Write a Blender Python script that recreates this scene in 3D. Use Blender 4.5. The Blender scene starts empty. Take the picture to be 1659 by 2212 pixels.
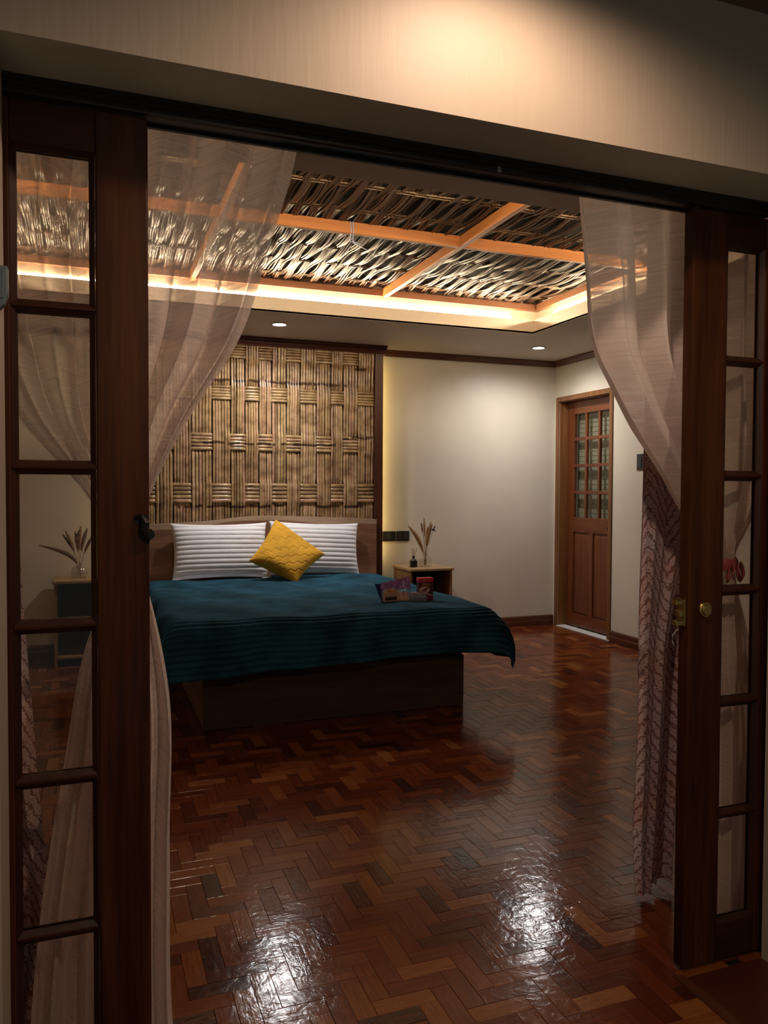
import bpy, bmesh, math, random
import numpy as np
from mathutils import Vector, Matrix
random.seed(7); rng = np.random.default_rng(7)
S = bpy.context.scene
C = bpy.context.collection
PI = math.pi

# ------------------------------------------------------------------ camera, world, exposure
cam = bpy.data.cameras.new('camera')
co = bpy.data.objects.new('camera', cam); C.objects.link(co)
cam.sensor_fit = 'HORIZONTAL'; cam.sensor_width = 36.0
cam.lens = 36.0 * 1691.7 / 1659.0
cam.clip_start = 0.02
_yaw, _pit, _rol = 0.3561, 0.0298, -0.0044
_f = Vector((math.sin(_yaw)*math.cos(_pit), math.cos(_yaw)*math.cos(_pit), -math.sin(_pit)))
_r = Vector((math.cos(_yaw), -math.sin(_yaw), 0)); _u = _r.cross(_f)
_r2 = _r*math.cos(_rol) - _u*math.sin(_rol); _u2 = _r*math.sin(_rol) + _u*math.cos(_rol)
M = Matrix((_r2, _u2, -_f)).transposed().to_4x4(); M.translation = (0, 0, 1.35)
co.matrix_world = M
S.camera = co
S.view_settings.view_transform = 'Standard'; S.view_settings.look = 'None'
S.view_settings.gamma = 1.0; S.view_settings.use_curve_mapping = False
S.view_settings.exposure = 0.0
wd = bpy.data.worlds.new('evening'); S.world = wd; wd.use_nodes = True
wd.node_tree.nodes['Background'].inputs[0].default_value = (0.62, 0.66, 0.58, 1)
wd.node_tree.nodes['Background'].inputs[1].default_value = 0.26

def light(name, typ, loc, energy, color, **kw):
    l = bpy.data.lights.new(name, typ); l.energy = energy; l.color = color
    for k, v in kw.items(): setattr(l, k, v)
    o = bpy.data.objects.new(name, l); C.objects.link(o); o.location = loc
    return o
WARM = (1.0, 0.72, 0.52); COOL = (1.0, 0.95, 0.90); AMBER = (1.0, 0.70, 0.22)
DOWN = [(1.354, 5.966), (3.731, 6.10)]
light('corridor_lamp_and_fill', 'SPOT', (0.80, 1.20, 2.53), 28.0, WARM, spot_size=math.radians(170), spot_blend=0.6, shadow_soft_size=0.03)
light('corridor_lamp_and_fill', 'SPOT', (0.70, -0.40, 2.53), 54.0, (1.0, 0.74, 0.52), spot_size=math.radians(172), spot_blend=0.4, shadow_soft_size=0.04)  # added fill behind the camera; the corridor lamp is the line above
for i, (x, y) in enumerate(DOWN):
    light('downlight_bulb', 'SPOT', (x, y, 2.598), 95.0, COOL, spot_size=math.radians(165), spot_blend=1.0, shadow_soft_size=0.045)

# ------------------------------------------------------------------ node materials
def mat(name, rough=0.5, color=(.5,.5,.5), metallic=0, spec=0.5):
    m = bpy.data.materials.new(name); m.use_nodes = True
    b = m.node_tree.nodes['Principled BSDF']
    b.inputs['Roughness'].default_value = rough; b.inputs['Base Color'].default_value = (*color, 1)
    b.inputs['Metallic'].default_value = metallic; b.inputs['Specular IOR Level'].default_value = spec
    return m
def N(m, t, **kw):
    n = m.node_tree.nodes.new(t)
    for k, v in kw.items():
        if k.startswith('i_'):
            k = k[2:]
            k = int(k) if k.isdigit() else k.replace('_', ' ')
            n.inputs[k].default_value = v
        else: setattr(n, k, v)
    return n
def LK(m, a, b): m.node_tree.links.new(a, b)
def B(m): return m.node_tree.nodes['Principled BSDF']
def ramp(m, fac, stops):
    r = N(m, 'ShaderNodeValToRGB'); e = r.color_ramp.elements
    while len(e) < len(stops): e.new(0.5)
    for q, (p, c) in zip(e, stops): q.position = p; q.color = (*c, 1)
    LK(m, fac, r.inputs[0]); return r.outputs[0]
def bump(m, h, strength=.2, dist=.01):
    b = N(m, 'ShaderNodeBump', i_Strength=strength, i_Distance=dist)
    LK(m, h, b.inputs['Height']); LK(m, b.outputs[0], B(m).inputs['Normal'])
def coords(m, scale=(1,1,1), which='Object', rot=(0,0,0)):
    t = N(m, 'ShaderNodeTexCoord'); mp = N(m, 'ShaderNodeMapping')
    mp.inputs['Scale'].default_value = scale; mp.inputs['Rotation'].default_value = rot
    LK(m, t.outputs[which], mp.inputs[0]); return mp.outputs[0]
def mathn(m, op, a, b=None):
    n = N(m, 'ShaderNodeMath', operation=op)
    for i, q in enumerate((a, b)):
        if q is None: continue
        if isinstance(q, (int, float)): n.inputs[i].default_value = q
        else: LK(m, q, n.inputs[i])
    return n.outputs[0]
def mixc(m, fac, a, b):
    n = N(m, 'ShaderNodeMix', data_type='RGBA')
    for k, q in ((0, fac), (6, a), (7, b)):
        if isinstance(q, (int, float)): n.inputs[k].default_value = q
        elif isinstance(q, tuple): n.inputs[k].default_value = (*q, 1)
        else: LK(m, q, n.inputs[k])
    return n.outputs[2]

def wood(name, c1, c2, axis='z', rough=.35, fine=26, spec=.5, bmp=.08, coat=0):
    m = mat(name, rough, spec=spec)
    sc = {'x': (1.2, fine, fine), 'y': (fine, 1.2, fine), 'z': (fine, fine, 1.2)}[axis]
    v = coords(m, sc)
    oi = N(m, 'ShaderNodeObjectInfo')
    off = N(m, 'ShaderNodeVectorMath', operation='ADD')
    sc2 = mathn(m, 'MULTIPLY', oi.outputs['Random'], 13.0)
    LK(m, v, off.inputs[0]); LK(m, sc2, off.inputs[1])
    n1 = N(m, 'ShaderNodeTexNoise', i_Scale=1.0, i_Detail=5.0, i_Distortion=.6); LK(m, off.outputs[0], n1.inputs['Vector'])
    n2 = N(m, 'ShaderNodeTexNoise', i_Scale=5.0, i_Detail=3.0); LK(m, off.outputs[0], n2.inputs['Vector'])
    f = mathn(m, 'ADD', mathn(m, 'MULTIPLY', n1.outputs[0], .7), mathn(m, 'MULTIPLY', n2.outputs[0], .3))
    LK(m, ramp(m, f, [(.32, c1), (.68, c2)]), B(m).inputs['Base Color'])
    bump(m, f, bmp, .004)
    if coat: B(m).inputs['Coat Weight'].default_value = coat; B(m).inputs['Coat Roughness'].default_value = .15
    return m

def plaster(name, c, rough=.55, bscale=(1,1,1), bstr=.15, var=.12):
    m = mat(name, rough)
    n = N(m, 'ShaderNodeTexNoise', i_Scale=1.3, i_Detail=4.0); LK(m, coords(m), n.inputs['Vector'])
    d = tuple(x*(1-var) for x in c); e = tuple(min(1, x*(1+var*.5)) for x in c)
    LK(m, ramp(m, n.outputs[0], [(.3, d), (.7, e)]), B(m).inputs['Base Color'])
    n2 = N(m, 'ShaderNodeTexNoise', i_Scale=30.0, i_Detail=5.0); LK(m, coords(m, bscale), n2.inputs['Vector'])
    bump(m, n2.outputs[0], bstr, .006)
    return m
MT = {}
MT['wall'] = plaster('cream_wall_paint', (.66, .60, .50), .45, (1,1,1), .06)
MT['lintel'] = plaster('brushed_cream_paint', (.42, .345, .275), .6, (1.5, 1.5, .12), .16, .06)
MT['ceil'] = plaster('ceiling_paint', (.56, .49, .42), .6, (1,1,1), .03)
MT['cove'] = plaster('cove_paint', (.90, .78, .63), .5, (1,1,1), .02, .04)
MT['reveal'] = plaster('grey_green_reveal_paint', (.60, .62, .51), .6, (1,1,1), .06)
MT['rough_wall'] = plaster('rough_grey_green_plaster', (.42, .43, .34), .8, (2,2,2), .8)
MT['corr_ceil'] = plaster('corridor_ceiling_paint', (.22, .15, .11), .6)
MT['cement'] = plaster('polished_red_cement', (.075, .018, .010), .3, (1,1,1), .15, .25)
MT['slab'] = mat('dark_subfloor', .8, (.01, .006, .004))
MT['door'] = wood('red_brown_door_wood', (.020, .005, .0025), (.085, .025, .008), 'z', .45, 22, spec=.14)
MT['door_x'] = wood('red_brown_rail_wood', (.018, .005, .003), (.052, .015, .006), 'x', .45, 22, spec=.14)
MT['bead'] = wood('dark_glazing_bead', (.018, .006, .004), (.045, .016, .009), 'z', .4, 22, spec=.25)
MT['track'] = mat('dark_track_metal', .32, (.02, .02, .022), .3)
MT['frame_o'] = wood('honey_door_frame_wood', (.13, .05, .015), (.26, .115, .037), 'z', .35, 20)
MT['leaf'] = wood('red_mahogany_leaf_wood', (.10, .026, .009), (.20, .060, .019), 'z', .33, 20)
MT['leaf_y'] = wood('red_mahogany_rail_wood', (.10, .026, .009), (.19, .056, .018), 'y', .33, 20)
MT['trim'] = wood('dark_red_moulding_x', (.06, .018, .011), (.13, .038, .02), 'x', .3, 22)
MT['trim_y'] = wood('dark_red_moulding_y', (.06, .018, .011), (.13, .038, .02), 'y', .3, 22)
MT['post'] = wood('dark_post_wood', (.05, .017, .011), (.11, .035, .02), 'z', .3, 22)
MT['base'] = wood('shaded_brown_bed_base_wood', (.050, .026, .015), (.095, .050, .028), 'x', .6, 14, spec=.2)  # shade on the bed front is put into this darker brown
MT['base_y'] = wood('lit_brown_bed_side_wood', (.19, .10, .055), (.36, .22, .12), 'y', .5, 14)  # paler copy for the side boards, carries the light from the left
MT['hb'] = wood('walnut_headboard_wood', (.12, .052, .028), (.33, .165, .09), 'x', .42, 9, bmp=.15)
MT['hb_edge'] = wood('pale_sapwood_edge', (.30, .20, .12), (.46, .33, .22), 'x', .5, 18)
MT['ns_top'] = wood('nightstand_top_wood', (.26, .15, .07), (.42, .27, .13), 'x', .4, 16)
MT['ns'] = wood('nightstand_side_wood', (.18, .085, .03), (.33, .17, .065), 'z', .4, 16)
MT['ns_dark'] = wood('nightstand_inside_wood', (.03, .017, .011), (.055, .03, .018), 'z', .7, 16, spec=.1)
MT['beam'] = wood('orange_beam_wood_x', (.40, .145, .042), (.58, .235, .07), 'x', .4, 18)
MT['beam_y'] = wood('orange_beam_wood_y', (.40, .145, .042), (.58, .235, .07), 'y', .4, 18)
MT['rail_x'] = wood('brown_frame_rail_x', (.24, .10, .05), (.36, .16, .08), 'x', .4, 18)
MT['rail_y'] = wood('brown_frame_rail_y', (.30, .13, .06), (.46, .21, .10), 'y', .4, 18)
MT['backing'] = mat('black_ceiling_backing', .9, (.012, .009, .007))
MT['black'] = mat('black_plastic', .35, (.012, .012, .013))
MT['black2'] = mat('black_plastic_insert', .25, (.03, .03, .032))
MT['brass'] = mat('aged_brass', .32, (.42, .30, .11), 1)
MT['iron'] = mat('dark_iron', .45, (.015, .013, .012), .6)
MT['white_strip'] = mat('pale_marble_strip', .4, (.62, .60, .58))
MT['greybox'] = plaster('blue_grey_plastic', (.10, .13, .16), .5)
MT['cord'] = mat('pale_blue_cord', .5, (.42, .50, .75))
MT['wcord'] = mat('white_cord', .5, (.6, .57, .5))

def emit(name, c, s):
    m = bpy.data.materials.new(name); m.use_nodes = True
    nt = m.node_tree; nt.nodes.remove(nt.nodes['Principled BSDF'])
    e = nt.nodes.new('ShaderNodeEmission'); e.inputs[0].default_value = (*c, 1); e.inputs[1].default_value = s
    nt.links.new(e.outputs[0], nt.nodes['Material Output'].inputs[0]); return m
MT['led'] = emit('warm_led', (1.0, .80, .53), 200.0)
MT['led_side'] = emit('amber_led', (1.0, .70, .22), 40.0)
MT['lens'] = emit('cool_lens', (.72, .80, 1.0), 60.0)

def glass(name, tint=(.93, .94, .92), rough=.02, haze=.022):
    m = bpy.data.materials.new(name); m.use_nodes = True
    nt = m.node_tree; nt.nodes.remove(nt.nodes['Principled BSDF'])
    t = nt.nodes.new('ShaderNodeBsdfTransparent'); t.inputs[0].default_value = (*tint, 1)
    g = nt.nodes.new('ShaderNodeBsdfGlossy'); g.inputs['Roughness'].default_value = rough
    lw = nt.nodes.new('ShaderNodeLayerWeight'); lw.inputs[0].default_value = .5
    fr = mathn(m, 'ADD', mathn(m, 'MULTIPLY', mathn(m, 'POWER', lw.outputs['Facing'], 5.0), .9), haze).node
    mx = nt.nodes.new('ShaderNodeMixShader')
    nt.links.new(fr.outputs[0], mx.inputs[0]); nt.links.new(t.outputs[0], mx.inputs[1]); nt.links.new(g.outputs[0], mx.inputs[2])
    nt.links.new(mx.outputs[0], nt.nodes['Material Output'].inputs[0]); return m
MT['glass'] = glass('clear_pane_glass', (.95, .93, .90))
MT['glass_d'] = glass('dim_door_glass', (.88, .88, .84), .08)
MT['glass_v'] = glass('vase_glass', (.97, .96, .94), .03, .09)
MT['film'] = glass('clear_plastic_film', (.93, .92, .93), .25, .14)

def sheer(name, base):
    m = bpy.data.materials.new(name); m.use_nodes = True
    nt = m.node_tree; nt.nodes.remove(nt.nodes['Principled BSDF'])
    tr = nt.nodes.new('ShaderNodeBsdfTransparent')
    tl = nt.nodes.new('ShaderNodeBsdfTranslucent'); tl.inputs[0].default_value = (.90, .80, .76, 1)
    df = nt.nodes.new('ShaderNodeBsdfDiffuse'); df.inputs[0].default_value = (.93, .81, .78, 1)
    m1 = nt.nodes.new('ShaderNodeMixShader'); m1.inputs[0].default_value = .62
    nt.links.new(tl.outputs[0], m1.inputs[1]); nt.links.new(df.outputs[0], m1.inputs[2])
    v = coords(m, (6, 6, 190))
    n1 = N(m, 'ShaderNodeTexNoise', i_Scale=1.0, i_Detail=3.0, i_Distortion=.4); LK(m, v, n1.inputs['Vector'])
    n2 = N(m, 'ShaderNodeTexNoise', i_Scale=260.0, i_Detail=1.0); LK(m, coords(m), n2.inputs['Vector'])
    lw = N(m, 'ShaderNodeLayerWeight', i_Blend=.45)
    a = mathn(m, 'ADD', mathn(m, 'MULTIPLY', n1.outputs[0], .55), mathn(m, 'MULTIPLY', n2.outputs[0], .2))
    a = mathn(m, 'ADD', a, mathn(m, 'MULTIPLY', lw.outputs['Facing'], .42))
    a = mathn(m, 'ADD', a, base)
    a.node.use_clamp = True
    mx = nt.nodes.new('ShaderNodeMixShader'); nt.links.new(a, mx.inputs[0])
    nt.links.new(tr.outputs[0], mx.inputs[1]); nt.links.new(m1.outputs[0], mx.inputs[2])
    nt.links.new(mx.outputs[0], nt.nodes['Material Output'].inputs[0]); return m
MT['sheer'] = sheer('slubbed_sheer_voile', .16); MT['sheer_r'] = sheer('denser_sheer_voile', .48)
MT['pink'] = mat('pink_ribbon', .5, (.50, .08, .12))

def print_cloth():
    # dusty pink cloth printed with rows of maroon chevron feathers and dots; UV = metres on the cloth
    m = mat('printed_pink_cloth', .85, spec=.2)
    v = coords(m, (1,1,1), 'UV')
    sp = N(m, 'ShaderNodeSeparateXYZ'); LK(m, v, sp.inputs[0])
    u, w = sp.outputs[0], sp.outputs[1]
    fx = mathn(m, 'ABSOLUTE', mathn(m, 'SUBTRACT', mathn(m, 'FRACT', mathn(m, 'MULTIPLY', u, 6.5)), .5))
    ch = mathn(m, 'ADD', mathn(m, 'MULTIPLY', w, 12.0), mathn(m, 'MULTIPLY', fx, -3.4))
    n0 = N(m, 'ShaderNodeTexNoise', i_Scale=45.0, i_Detail=3.0); LK(m, v, n0.inputs['Vector'])
    ch = mathn(m, 'ADD', ch, mathn(m, 'MULTIPLY', n0.outputs[0], .5))
    stripe = mathn(m, 'GREATER_THAN', mathn(m, 'SINE', mathn(m, 'MULTIPLY', ch, 2*PI*2)), .55)
    v2 = N(m, 'ShaderNodeTexVoronoi', i_Scale=95.0); v2.feature = 'DISTANCE_TO_EDGE'; LK(m, v, v2.inputs['Vector'])
    dots = mathn(m, 'GREATER_THAN', v2.outputs[0], .15)
    n1 = N(m, 'ShaderNodeTexNoise', i_Scale=170.0, i_Detail=2.0); LK(m, v, n1.inputs['Vector'])
    br = mathn(m, 'GREATER_THAN', n1.outputs[0], .43)
    br2 = mathn(m, 'GREATER_THAN', n1.outputs[0], .56)
    fac = mathn(m, 'MAXIMUM', mathn(m, 'MULTIPLY', stripe, br), mathn(m, 'MULTIPLY', mathn(m, 'MULTIPLY', mathn(m, 'SUBTRACT', 1.0, dots), br2), .75))
    n3 = N(m, 'ShaderNodeTexNoise', i_Scale=7.0); LK(m, v, n3.inputs['Vector'])
    base = ramp(m, n3.outputs[0], [(.35, (.60, .37, .34)), (.65, (.56, .46, .50))])
    LK(m, mixc(m, mathn(m, 'MULTIPLY', fac, .80), base, (.16, .055, .055)), B(m).inputs['Base Color'])
    return m
MT['print'] = print_cloth()

def parquet():
    m = mat('varnished_parquet', .2, spec=.30)
    g = N(m, 'ShaderNodeNewGeometry'); oi = N(m, 'ShaderNodeObjectInfo')
    r = mathn(m, 'FRACT', mathn(m, 'ADD', mathn(m, 'MULTIPLY', g.outputs['Random Per Island'], 7.31), mathn(m, 'MULTIPLY', oi.outputs['Random'], 5.77)))
    base = ramp(m, r, [(0, (.030, .010, .007)), (.06, (.075, .016, .007)), (.4, (.125, .025, .008)), (.65, (.15, .036, .010)), (.9, (.19, .055, .013)), (1, (.27, .10, .028))])
    uv = coords(m, (9, 110, 1), 'UV')
    off = N(m, 'ShaderNodeVectorMath', operation='ADD'); LK(m, uv, off.inputs[0]); LK(m, mathn(m, 'MULTIPLY', r, 91.0), off.inputs[1])
    n1 = N(m, 'ShaderNodeTexNoise', i_Scale=1.0, i_Detail=4.0, i_Distortion=.8); LK(m, off.outputs[0], n1.inputs['Vector'])
    dk = mathn(m, 'ADD', mathn(m, 'MULTIPLY', n1.outputs[0], 1.1), .42)
    mul = N(m, 'ShaderNodeMix', data_type='RGBA', blend_type='MULTIPLY'); mul.inputs[0].default_value = 1
    LK(m, base, mul.inputs[6]); LK(m, dk, mul.inputs[7]); LK(m, mul.outputs[2], B(m).inputs['Base Color'])
    # worn, wavy varnish
    pos = g.outputs['Position']
    n2 = N(m, 'ShaderNodeTexNoise', i_Scale=22.0, i_Detail=4.0, i_Distortion=1.5); LK(m, pos, n2.inputs['Vector'])
    n3 = N(m, 'ShaderNodeTexNoise', i_Scale=1.7, i_Detail=3.0); LK(m, pos, n3.inputs['Vector'])
    rr = mathn(m, 'ADD', mathn(m, 'MULTIPLY', n3.outputs[0], .16), .06)
    LK(m, rr, B(m).inputs['Roughness'])
    h = mathn(m, 'ADD', mathn(m, 'MULTIPLY', n2.outputs[0], 1.0), mathn(m, 'MULTIPLY', n1.outputs[0], .35))
    bump(m, h, .20, .004)
    return m
MT['parquet'] = parquet()

def bamboo():
    m = mat('varnished_bamboo_cane', .24, spec=.7)
    oi = N(m, 'ShaderNodeObjectInfo')
    base = ramp(m, oi.outputs['Random'], [(0, (.31, .19, .095)), (.3, (.48, .305, .15)), (.6, (.53, .375, .18)), (.8, (.53, .31, .20)), (1, (.66, .48, .27))])
    v = coords(m, (40, 40, 40))
    n1 = N(m, 'ShaderNodeTexNoise', i_Scale=.35, i_Detail=5.0); LK(m, v, n1.inputs['Vector'])
    dk = ramp(m, n1.outputs[0], [(.3, (.45, .4, .36)), (.6, (1, 1, 1))])
    mul = N(m, 'ShaderNodeMix', data_type='RGBA', blend_type='MULTIPLY'); mul.inputs[0].default_value = 1
    LK(m, base, mul.inputs[6]); LK(m, dk, mul.inputs[7])
    # dark node stains, roughly level across neighbouring canes
    sp = N(m, 'ShaderNodeSeparateXYZ'); LK(m, coords(m), sp.inputs[0])
    nz = N(m, 'ShaderNodeTexNoise', i_Scale=9.0, i_Detail=4.0); LK(m, coords(m), nz.inputs['Vector'])
    zj = mathn(m, 'ADD', sp.outputs[2], mathn(m, 'MULTIPLY', mathn(m, 'SUBTRACT', nz.outputs[0], .5), .05))
    tot = None
    for zc, x0, x1 in ((2.25, .75, 2.12), (1.725, .85, 2.0), (1.795, 2.05, 2.37), (1.195, .6, 2.25), (2.40, 2.14, 2.3)):
        a = mathn(m, 'LESS_THAN', mathn(m, 'ABSOLUTE', mathn(m, 'SUBTRACT', zj, zc)), .011)
        b = mathn(m, 'MULTIPLY', mathn(m, 'GREATER_THAN', sp.outputs[0], x0), mathn(m, 'LESS_THAN', sp.outputs[0], x1))
        a = mathn(m, 'MULTIPLY', a, b)
        tot = a if tot is None else mathn(m, 'MAXIMUM', tot, a)
    n4 = N(m, 'ShaderNodeTexNoise', i_Scale=14.0); LK(m, coords(m, (1, 1, .2)), n4.inputs['Vector'])
    tot = mathn(m, 'MULTIPLY', tot, mathn(m, 'GREATER_THAN', n4.outputs[0], .44))
    LK(m, mixc(m, mathn(m, 'MULTIPLY', tot, .85), mul.outputs[2], (.05, .018, .012)), B(m).inputs['Base Color'])
    bump(m, n1.outputs[0], .15, .004)
    return m
MT['bamboo'] = bamboo()
def strip_mat():
    m = mat('split_bamboo_strip', .33, spec=.38)
    oi = N(m, 'ShaderNodeObjectInfo'); g = N(m, 'ShaderNodeNewGeometry')
    r = mathn(m, 'FRACT', mathn(m, 'ADD', oi.outputs['Random'], mathn(m, 'MULTIPLY', g.outputs['Random Per Island'], 3.7)))
    base = ramp(m, r, [(0, (.075, .036, .023)), (.4, (.105, .052, .032)), (.75, (.14, .074, .045)), (1, (.21, .13, .08))])
    v = coords(m, (60, 2.2, 60))
    n1 = N(m, 'ShaderNodeTexNoise', i_Scale=1.0, i_Detail=4.0); LK(m, v, n1.inputs['Vector'])
    dk = ramp(m, n1.outputs[0], [(.3, (.55, .5, .46)), (.65, (1, 1, 1))])
    mul = N(m, 'ShaderNodeMix', data_type='RGBA', blend_type='MULTIPLY'); mul.inputs[0].default_value = 1
    LK(m, base, mul.inputs[6]); LK(m, dk, mul.inputs[7]); LK(m, mul.outputs[2], B(m).inputs['Base Color'])
    bump(m, n1.outputs[0], .25, .004)
    return m
MT['strip'] = strip_mat()
MT['splint'] = mat('pale_cross_splint', .45, (.26, .17, .10))

def cloth(name, c, var=.2, rough=.9, sheen=.4, scale=14):
    m = mat(name, rough, spec=.2)
    n = N(m, 'ShaderNodeTexNoise', i_Scale=float(scale), i_Detail=5.0); LK(m, coords(m), n.inputs['Vector'])
    LK(m, ramp(m, n.outputs[0], [(.35, tuple(x*(1-var) for x in c)), (.65, tuple(min(1, x*(1+var)) for x in c))]), B(m).inputs['Base Color'])
    B(m).inputs['Sheen Weight'].default_value = sheen; B(m).inputs['Sheen Roughness'].default_value = .4
    B(m).inputs['Sheen Tint'].default_value = (*[min(1, x*2+.1) for x in c], 1)
    n2 = N(m, 'ShaderNodeTexNoise', i_Scale=300.0, i_Detail=2.0); LK(m, coords(m), n2.inputs['Vector'])
    bump(m, n2.outputs[0], .15, .002)
    return m
MT['teal'] = cloth('teal_plush', (.010, .062, .100), .40, .85, .5, 6)
MT['white'] = cloth('white_plush', (.86, .86, .90), .03, .9, .2)
MT['sheet'] = cloth('white_bed_sheet', (.72, .71, .73), .04, .9, .1)
MT['mustard'] = cloth('mustard_plush', (.68, .36, .035), .14, .85, .25, 10)
MT['dried'] = cloth('dried_grass', (.34, .19, .085), .35, .9, .1, 60)
MT['dried2'] = cloth('dried_brown_head', (.17, .09, .045), .35, .9, .1, 60)
MT['seedhead'] = mat('dark_seed_head', .6, (.05, .03, .022))
MT['purple'] = mat('purple_wrapper', .25, (.32, .13, .38))
MT['navy'] = mat('navy_wrapper', .3, (.02, .022, .10))
MT['tan_label'] = mat('tan_snack_label', .4, (.62, .36, .23))
MT['orange_snack'] = mat('orange_snack', .5, (.72, .34, .13))
MT['choc'] = mat('chocolate', .4, (.05, .022, .016))
MT['silver'] = mat('grey_foil', .3, (.30, .29, .30), .5)
MT['silver_l'] = mat('light_foil', .25, (.50, .47, .47), .3)
MT['boxred'] = mat('red_card', .3, (.62, .016, .03))
MT['boxbrown'] = mat('dark_brown_card', .3, (.075, .016, .018))
MT['boxwine'] = mat('wine_card', .3, (.17, .02, .04))
MT['gold'] = mat('gold_ink', .35, (.62, .36, .14))
MT['pale_ink'] = mat('pale_pink_ink', .4, (.55, .38, .36))
MT['pinkband'] = mat('pink_band', .35, (.46, .25, .25))
MT['green'] = mat('dark_green_card', .5, (.05, .11, .03))
MT['blind'] = plaster('dim_slatted_blind', (.42, .41, .33), .7)

# ------------------------------------------------------------------ mesh helpers
class MB:
    def __init__(s): s.v = []; s.f = []; s.mi = []; s.uv = []
    def quadbox(s, x0, y0, z0, x1, y1, z1, mi=0):
        n = len(s.v)
        s.v += [(x0,y0,z0),(x1,y0,z0),(x1,y1,z0),(x0,y1,z0),(x0,y0,z1),(x1,y0,z1),(x1,y1,z1),(x0,y1,z1)]
        s.f += [(n,n+3,n+2,n+1),(n+4,n+5,n+6,n+7),(n,n+1,n+5,n+4),(n+1,n+2,n+6,n+5),(n+2,n+3,n+7,n+6),(n+3,n,n+4,n+7)]
        s.mi += [mi]*6; return s
    def prism(s, pts, axis, a, b, mi=0):
        # pts: 2-D outline; axis 'x' -> (y,z), 'y' -> (x,z), 'z' -> (x,y)
        n = len(s.v); k = len(pts)
        for t in (a, b):
            for p, q in pts:
                s.v.append({'x': (t,p,q), 'y': (p,t,q), 'z': (p,q,t)}[axis])
        s.f.append(tuple(range(n, n+k))); s.f.append(tuple(range(n+2*k-1, n+k-1, -1)))
        for i in range(k):
            j = (i+1) % k; s.f.append((n+i, n+k+i, n+k+j, n+j))
        s.mi += [mi]*(k+2); return s
    def grid(s, P, wrap_u=False, wrap_v=False, mi=0):
        # P: array (nu, nv, 3)
        nu, nv = P.shape[:2]; n = len(s.v)
        s.v += [tuple(map(float, p)) for p in P.reshape(-1, 3)]
        for i in range(nu if wrap_u else nu-1):
            for j in range(nv if wrap_v else nv-1):
                i2 = (i+1) % nu; j2 = (j+1) % nv
                s.f.append((n+i*nv+j, n+i2*nv+j, n+i2*nv+j2, n+i*nv+j2)); s.mi.append(mi)
        return s
    def tube(s, pts, r, k=6, mi=0, cap=True):
        pts = [Vector(p) for p in pts]; rs = r if hasattr(r, '__len__') else [r]*len(pts)
        P = np.zeros((len(pts), k, 3))
        for i, p in enumerate(pts):
            d = (pts[min(i+1, len(pts)-1)] - pts[max(i-1, 0)]).normalized()
            a = d.cross(Vector((0,0,1)) if abs(d.z) < .9 else Vector((1,0,0))).normalized(); b = d.cross(a)
            for j in range(k):
                t = 2*PI*j/k; P[i, j] = p + (a*math.cos(t) + b*math.sin(t))*rs[i]
        n = len(s.v); s.grid(P, wrap_v=True, mi=mi)
        if cap:
            s.f.append(tuple(range(n, n+k))); s.f.append(tuple(range(n+len(pts)*k-1, n+(len(pts)-1)*k-1, -1))); s.mi += [mi]*2
        return s
    def lathe(s, prof, c=(0,0,0), k=24, mi=0):
        P = np.zeros((len(prof), k, 3))
        for i, (r, z) in enumerate(prof):
            for j in range(k):
                t = 2*PI*j/k; P[i, j] = (c[0]+r*math.cos(t), c[1]+r*math.sin(t), c[2]+z)
        return s.grid(P, wrap_v=True, mi=mi)
    def build(s, name, m, parent=None, smooth=False, bevel=0, uv=None):
        me = bpy.data.meshes.new(name); me.from_pydata(s.v, [], s.f); 
        for q in (m if isinstance(m, (list, tuple)) else [m]): me.materials.append(q if not isinstance(q, str) else MT[q])
        if any(s.mi): me.polygons.foreach_set('material_index', s.mi)
        if smooth: me.polygons.foreach_set('use_smooth', [True]*len(me.polygons))
        if uv is not None:
            l = me.uv_layers.new(name='UVMap')
            vi = np.zeros(len(me.loops), int); me.loops.foreach_get('vertex_index', vi)
            l.data.foreach_set('uv', np.asarray(uv, float)[vi].ravel())
        bm = bmesh.new(); bm.from_mesh(me); bmesh.ops.recalc_face_normals(bm, faces=bm.faces)
        bm.to_mesh(me); bm.free()
        me.update()
        o = bpy.data.objects.new(name, me); C.objects.link(o)
        if parent is not None: o.parent = parent
        if bevel:
            b = o.modifiers.new('bevel', 'BEVEL'); b.width = bevel; b.segments = 2; b.limit_method = 'ANGLE'
        return o
def box(name, a, b, m, parent=None, bevel=0):
    return MB().quadbox(*a, *b).build(name, m, parent, bevel=bevel)
def tag(o, label=None, cat=None, group=None, kind=None):
    if label: o['label'] = label
    if cat: o['category'] = cat
    if group: o['group'] = group
    if kind: o['kind'] = kind
    return o
def empty(name, loc=(0,0,0), rot=(0,0,0)):
    o = bpy.data.objects.new(name, None); C.objects.link(o); o.location = loc; o.rotation_euler = rot
    o.empty_display_size = .05; return o
def struct(o, label=None, cat=None): return tag(o, label, cat, kind='structure')
def lerp_pts(pts, t):
    ts = [p[0] for p in pts]; return np.interp(t, ts, [p[1] for p in pts])
def smooth_pts(pts, t):
    # monotone-ish smooth interpolation through control points
    ts = np.array([p[0] for p in pts], float); vs = np.array([p[1] for p in pts], float)
    d = np.gradient(vs, ts); t = np.atleast_1d(t); i = np.clip(np.searchsorted(ts, t)-1, 0, len(ts)-2)
    h = ts[i+1]-ts[i]; s = np.clip((t-ts[i])/h, 0, 1)
    return (2*s**3-3*s**2+1)*vs[i] + (s**3-2*s**2+s)*h*d[i] + (-2*s**3+3*s**2)*vs[i+1] + (s**3-s**2)*h*d[i+1]

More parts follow.
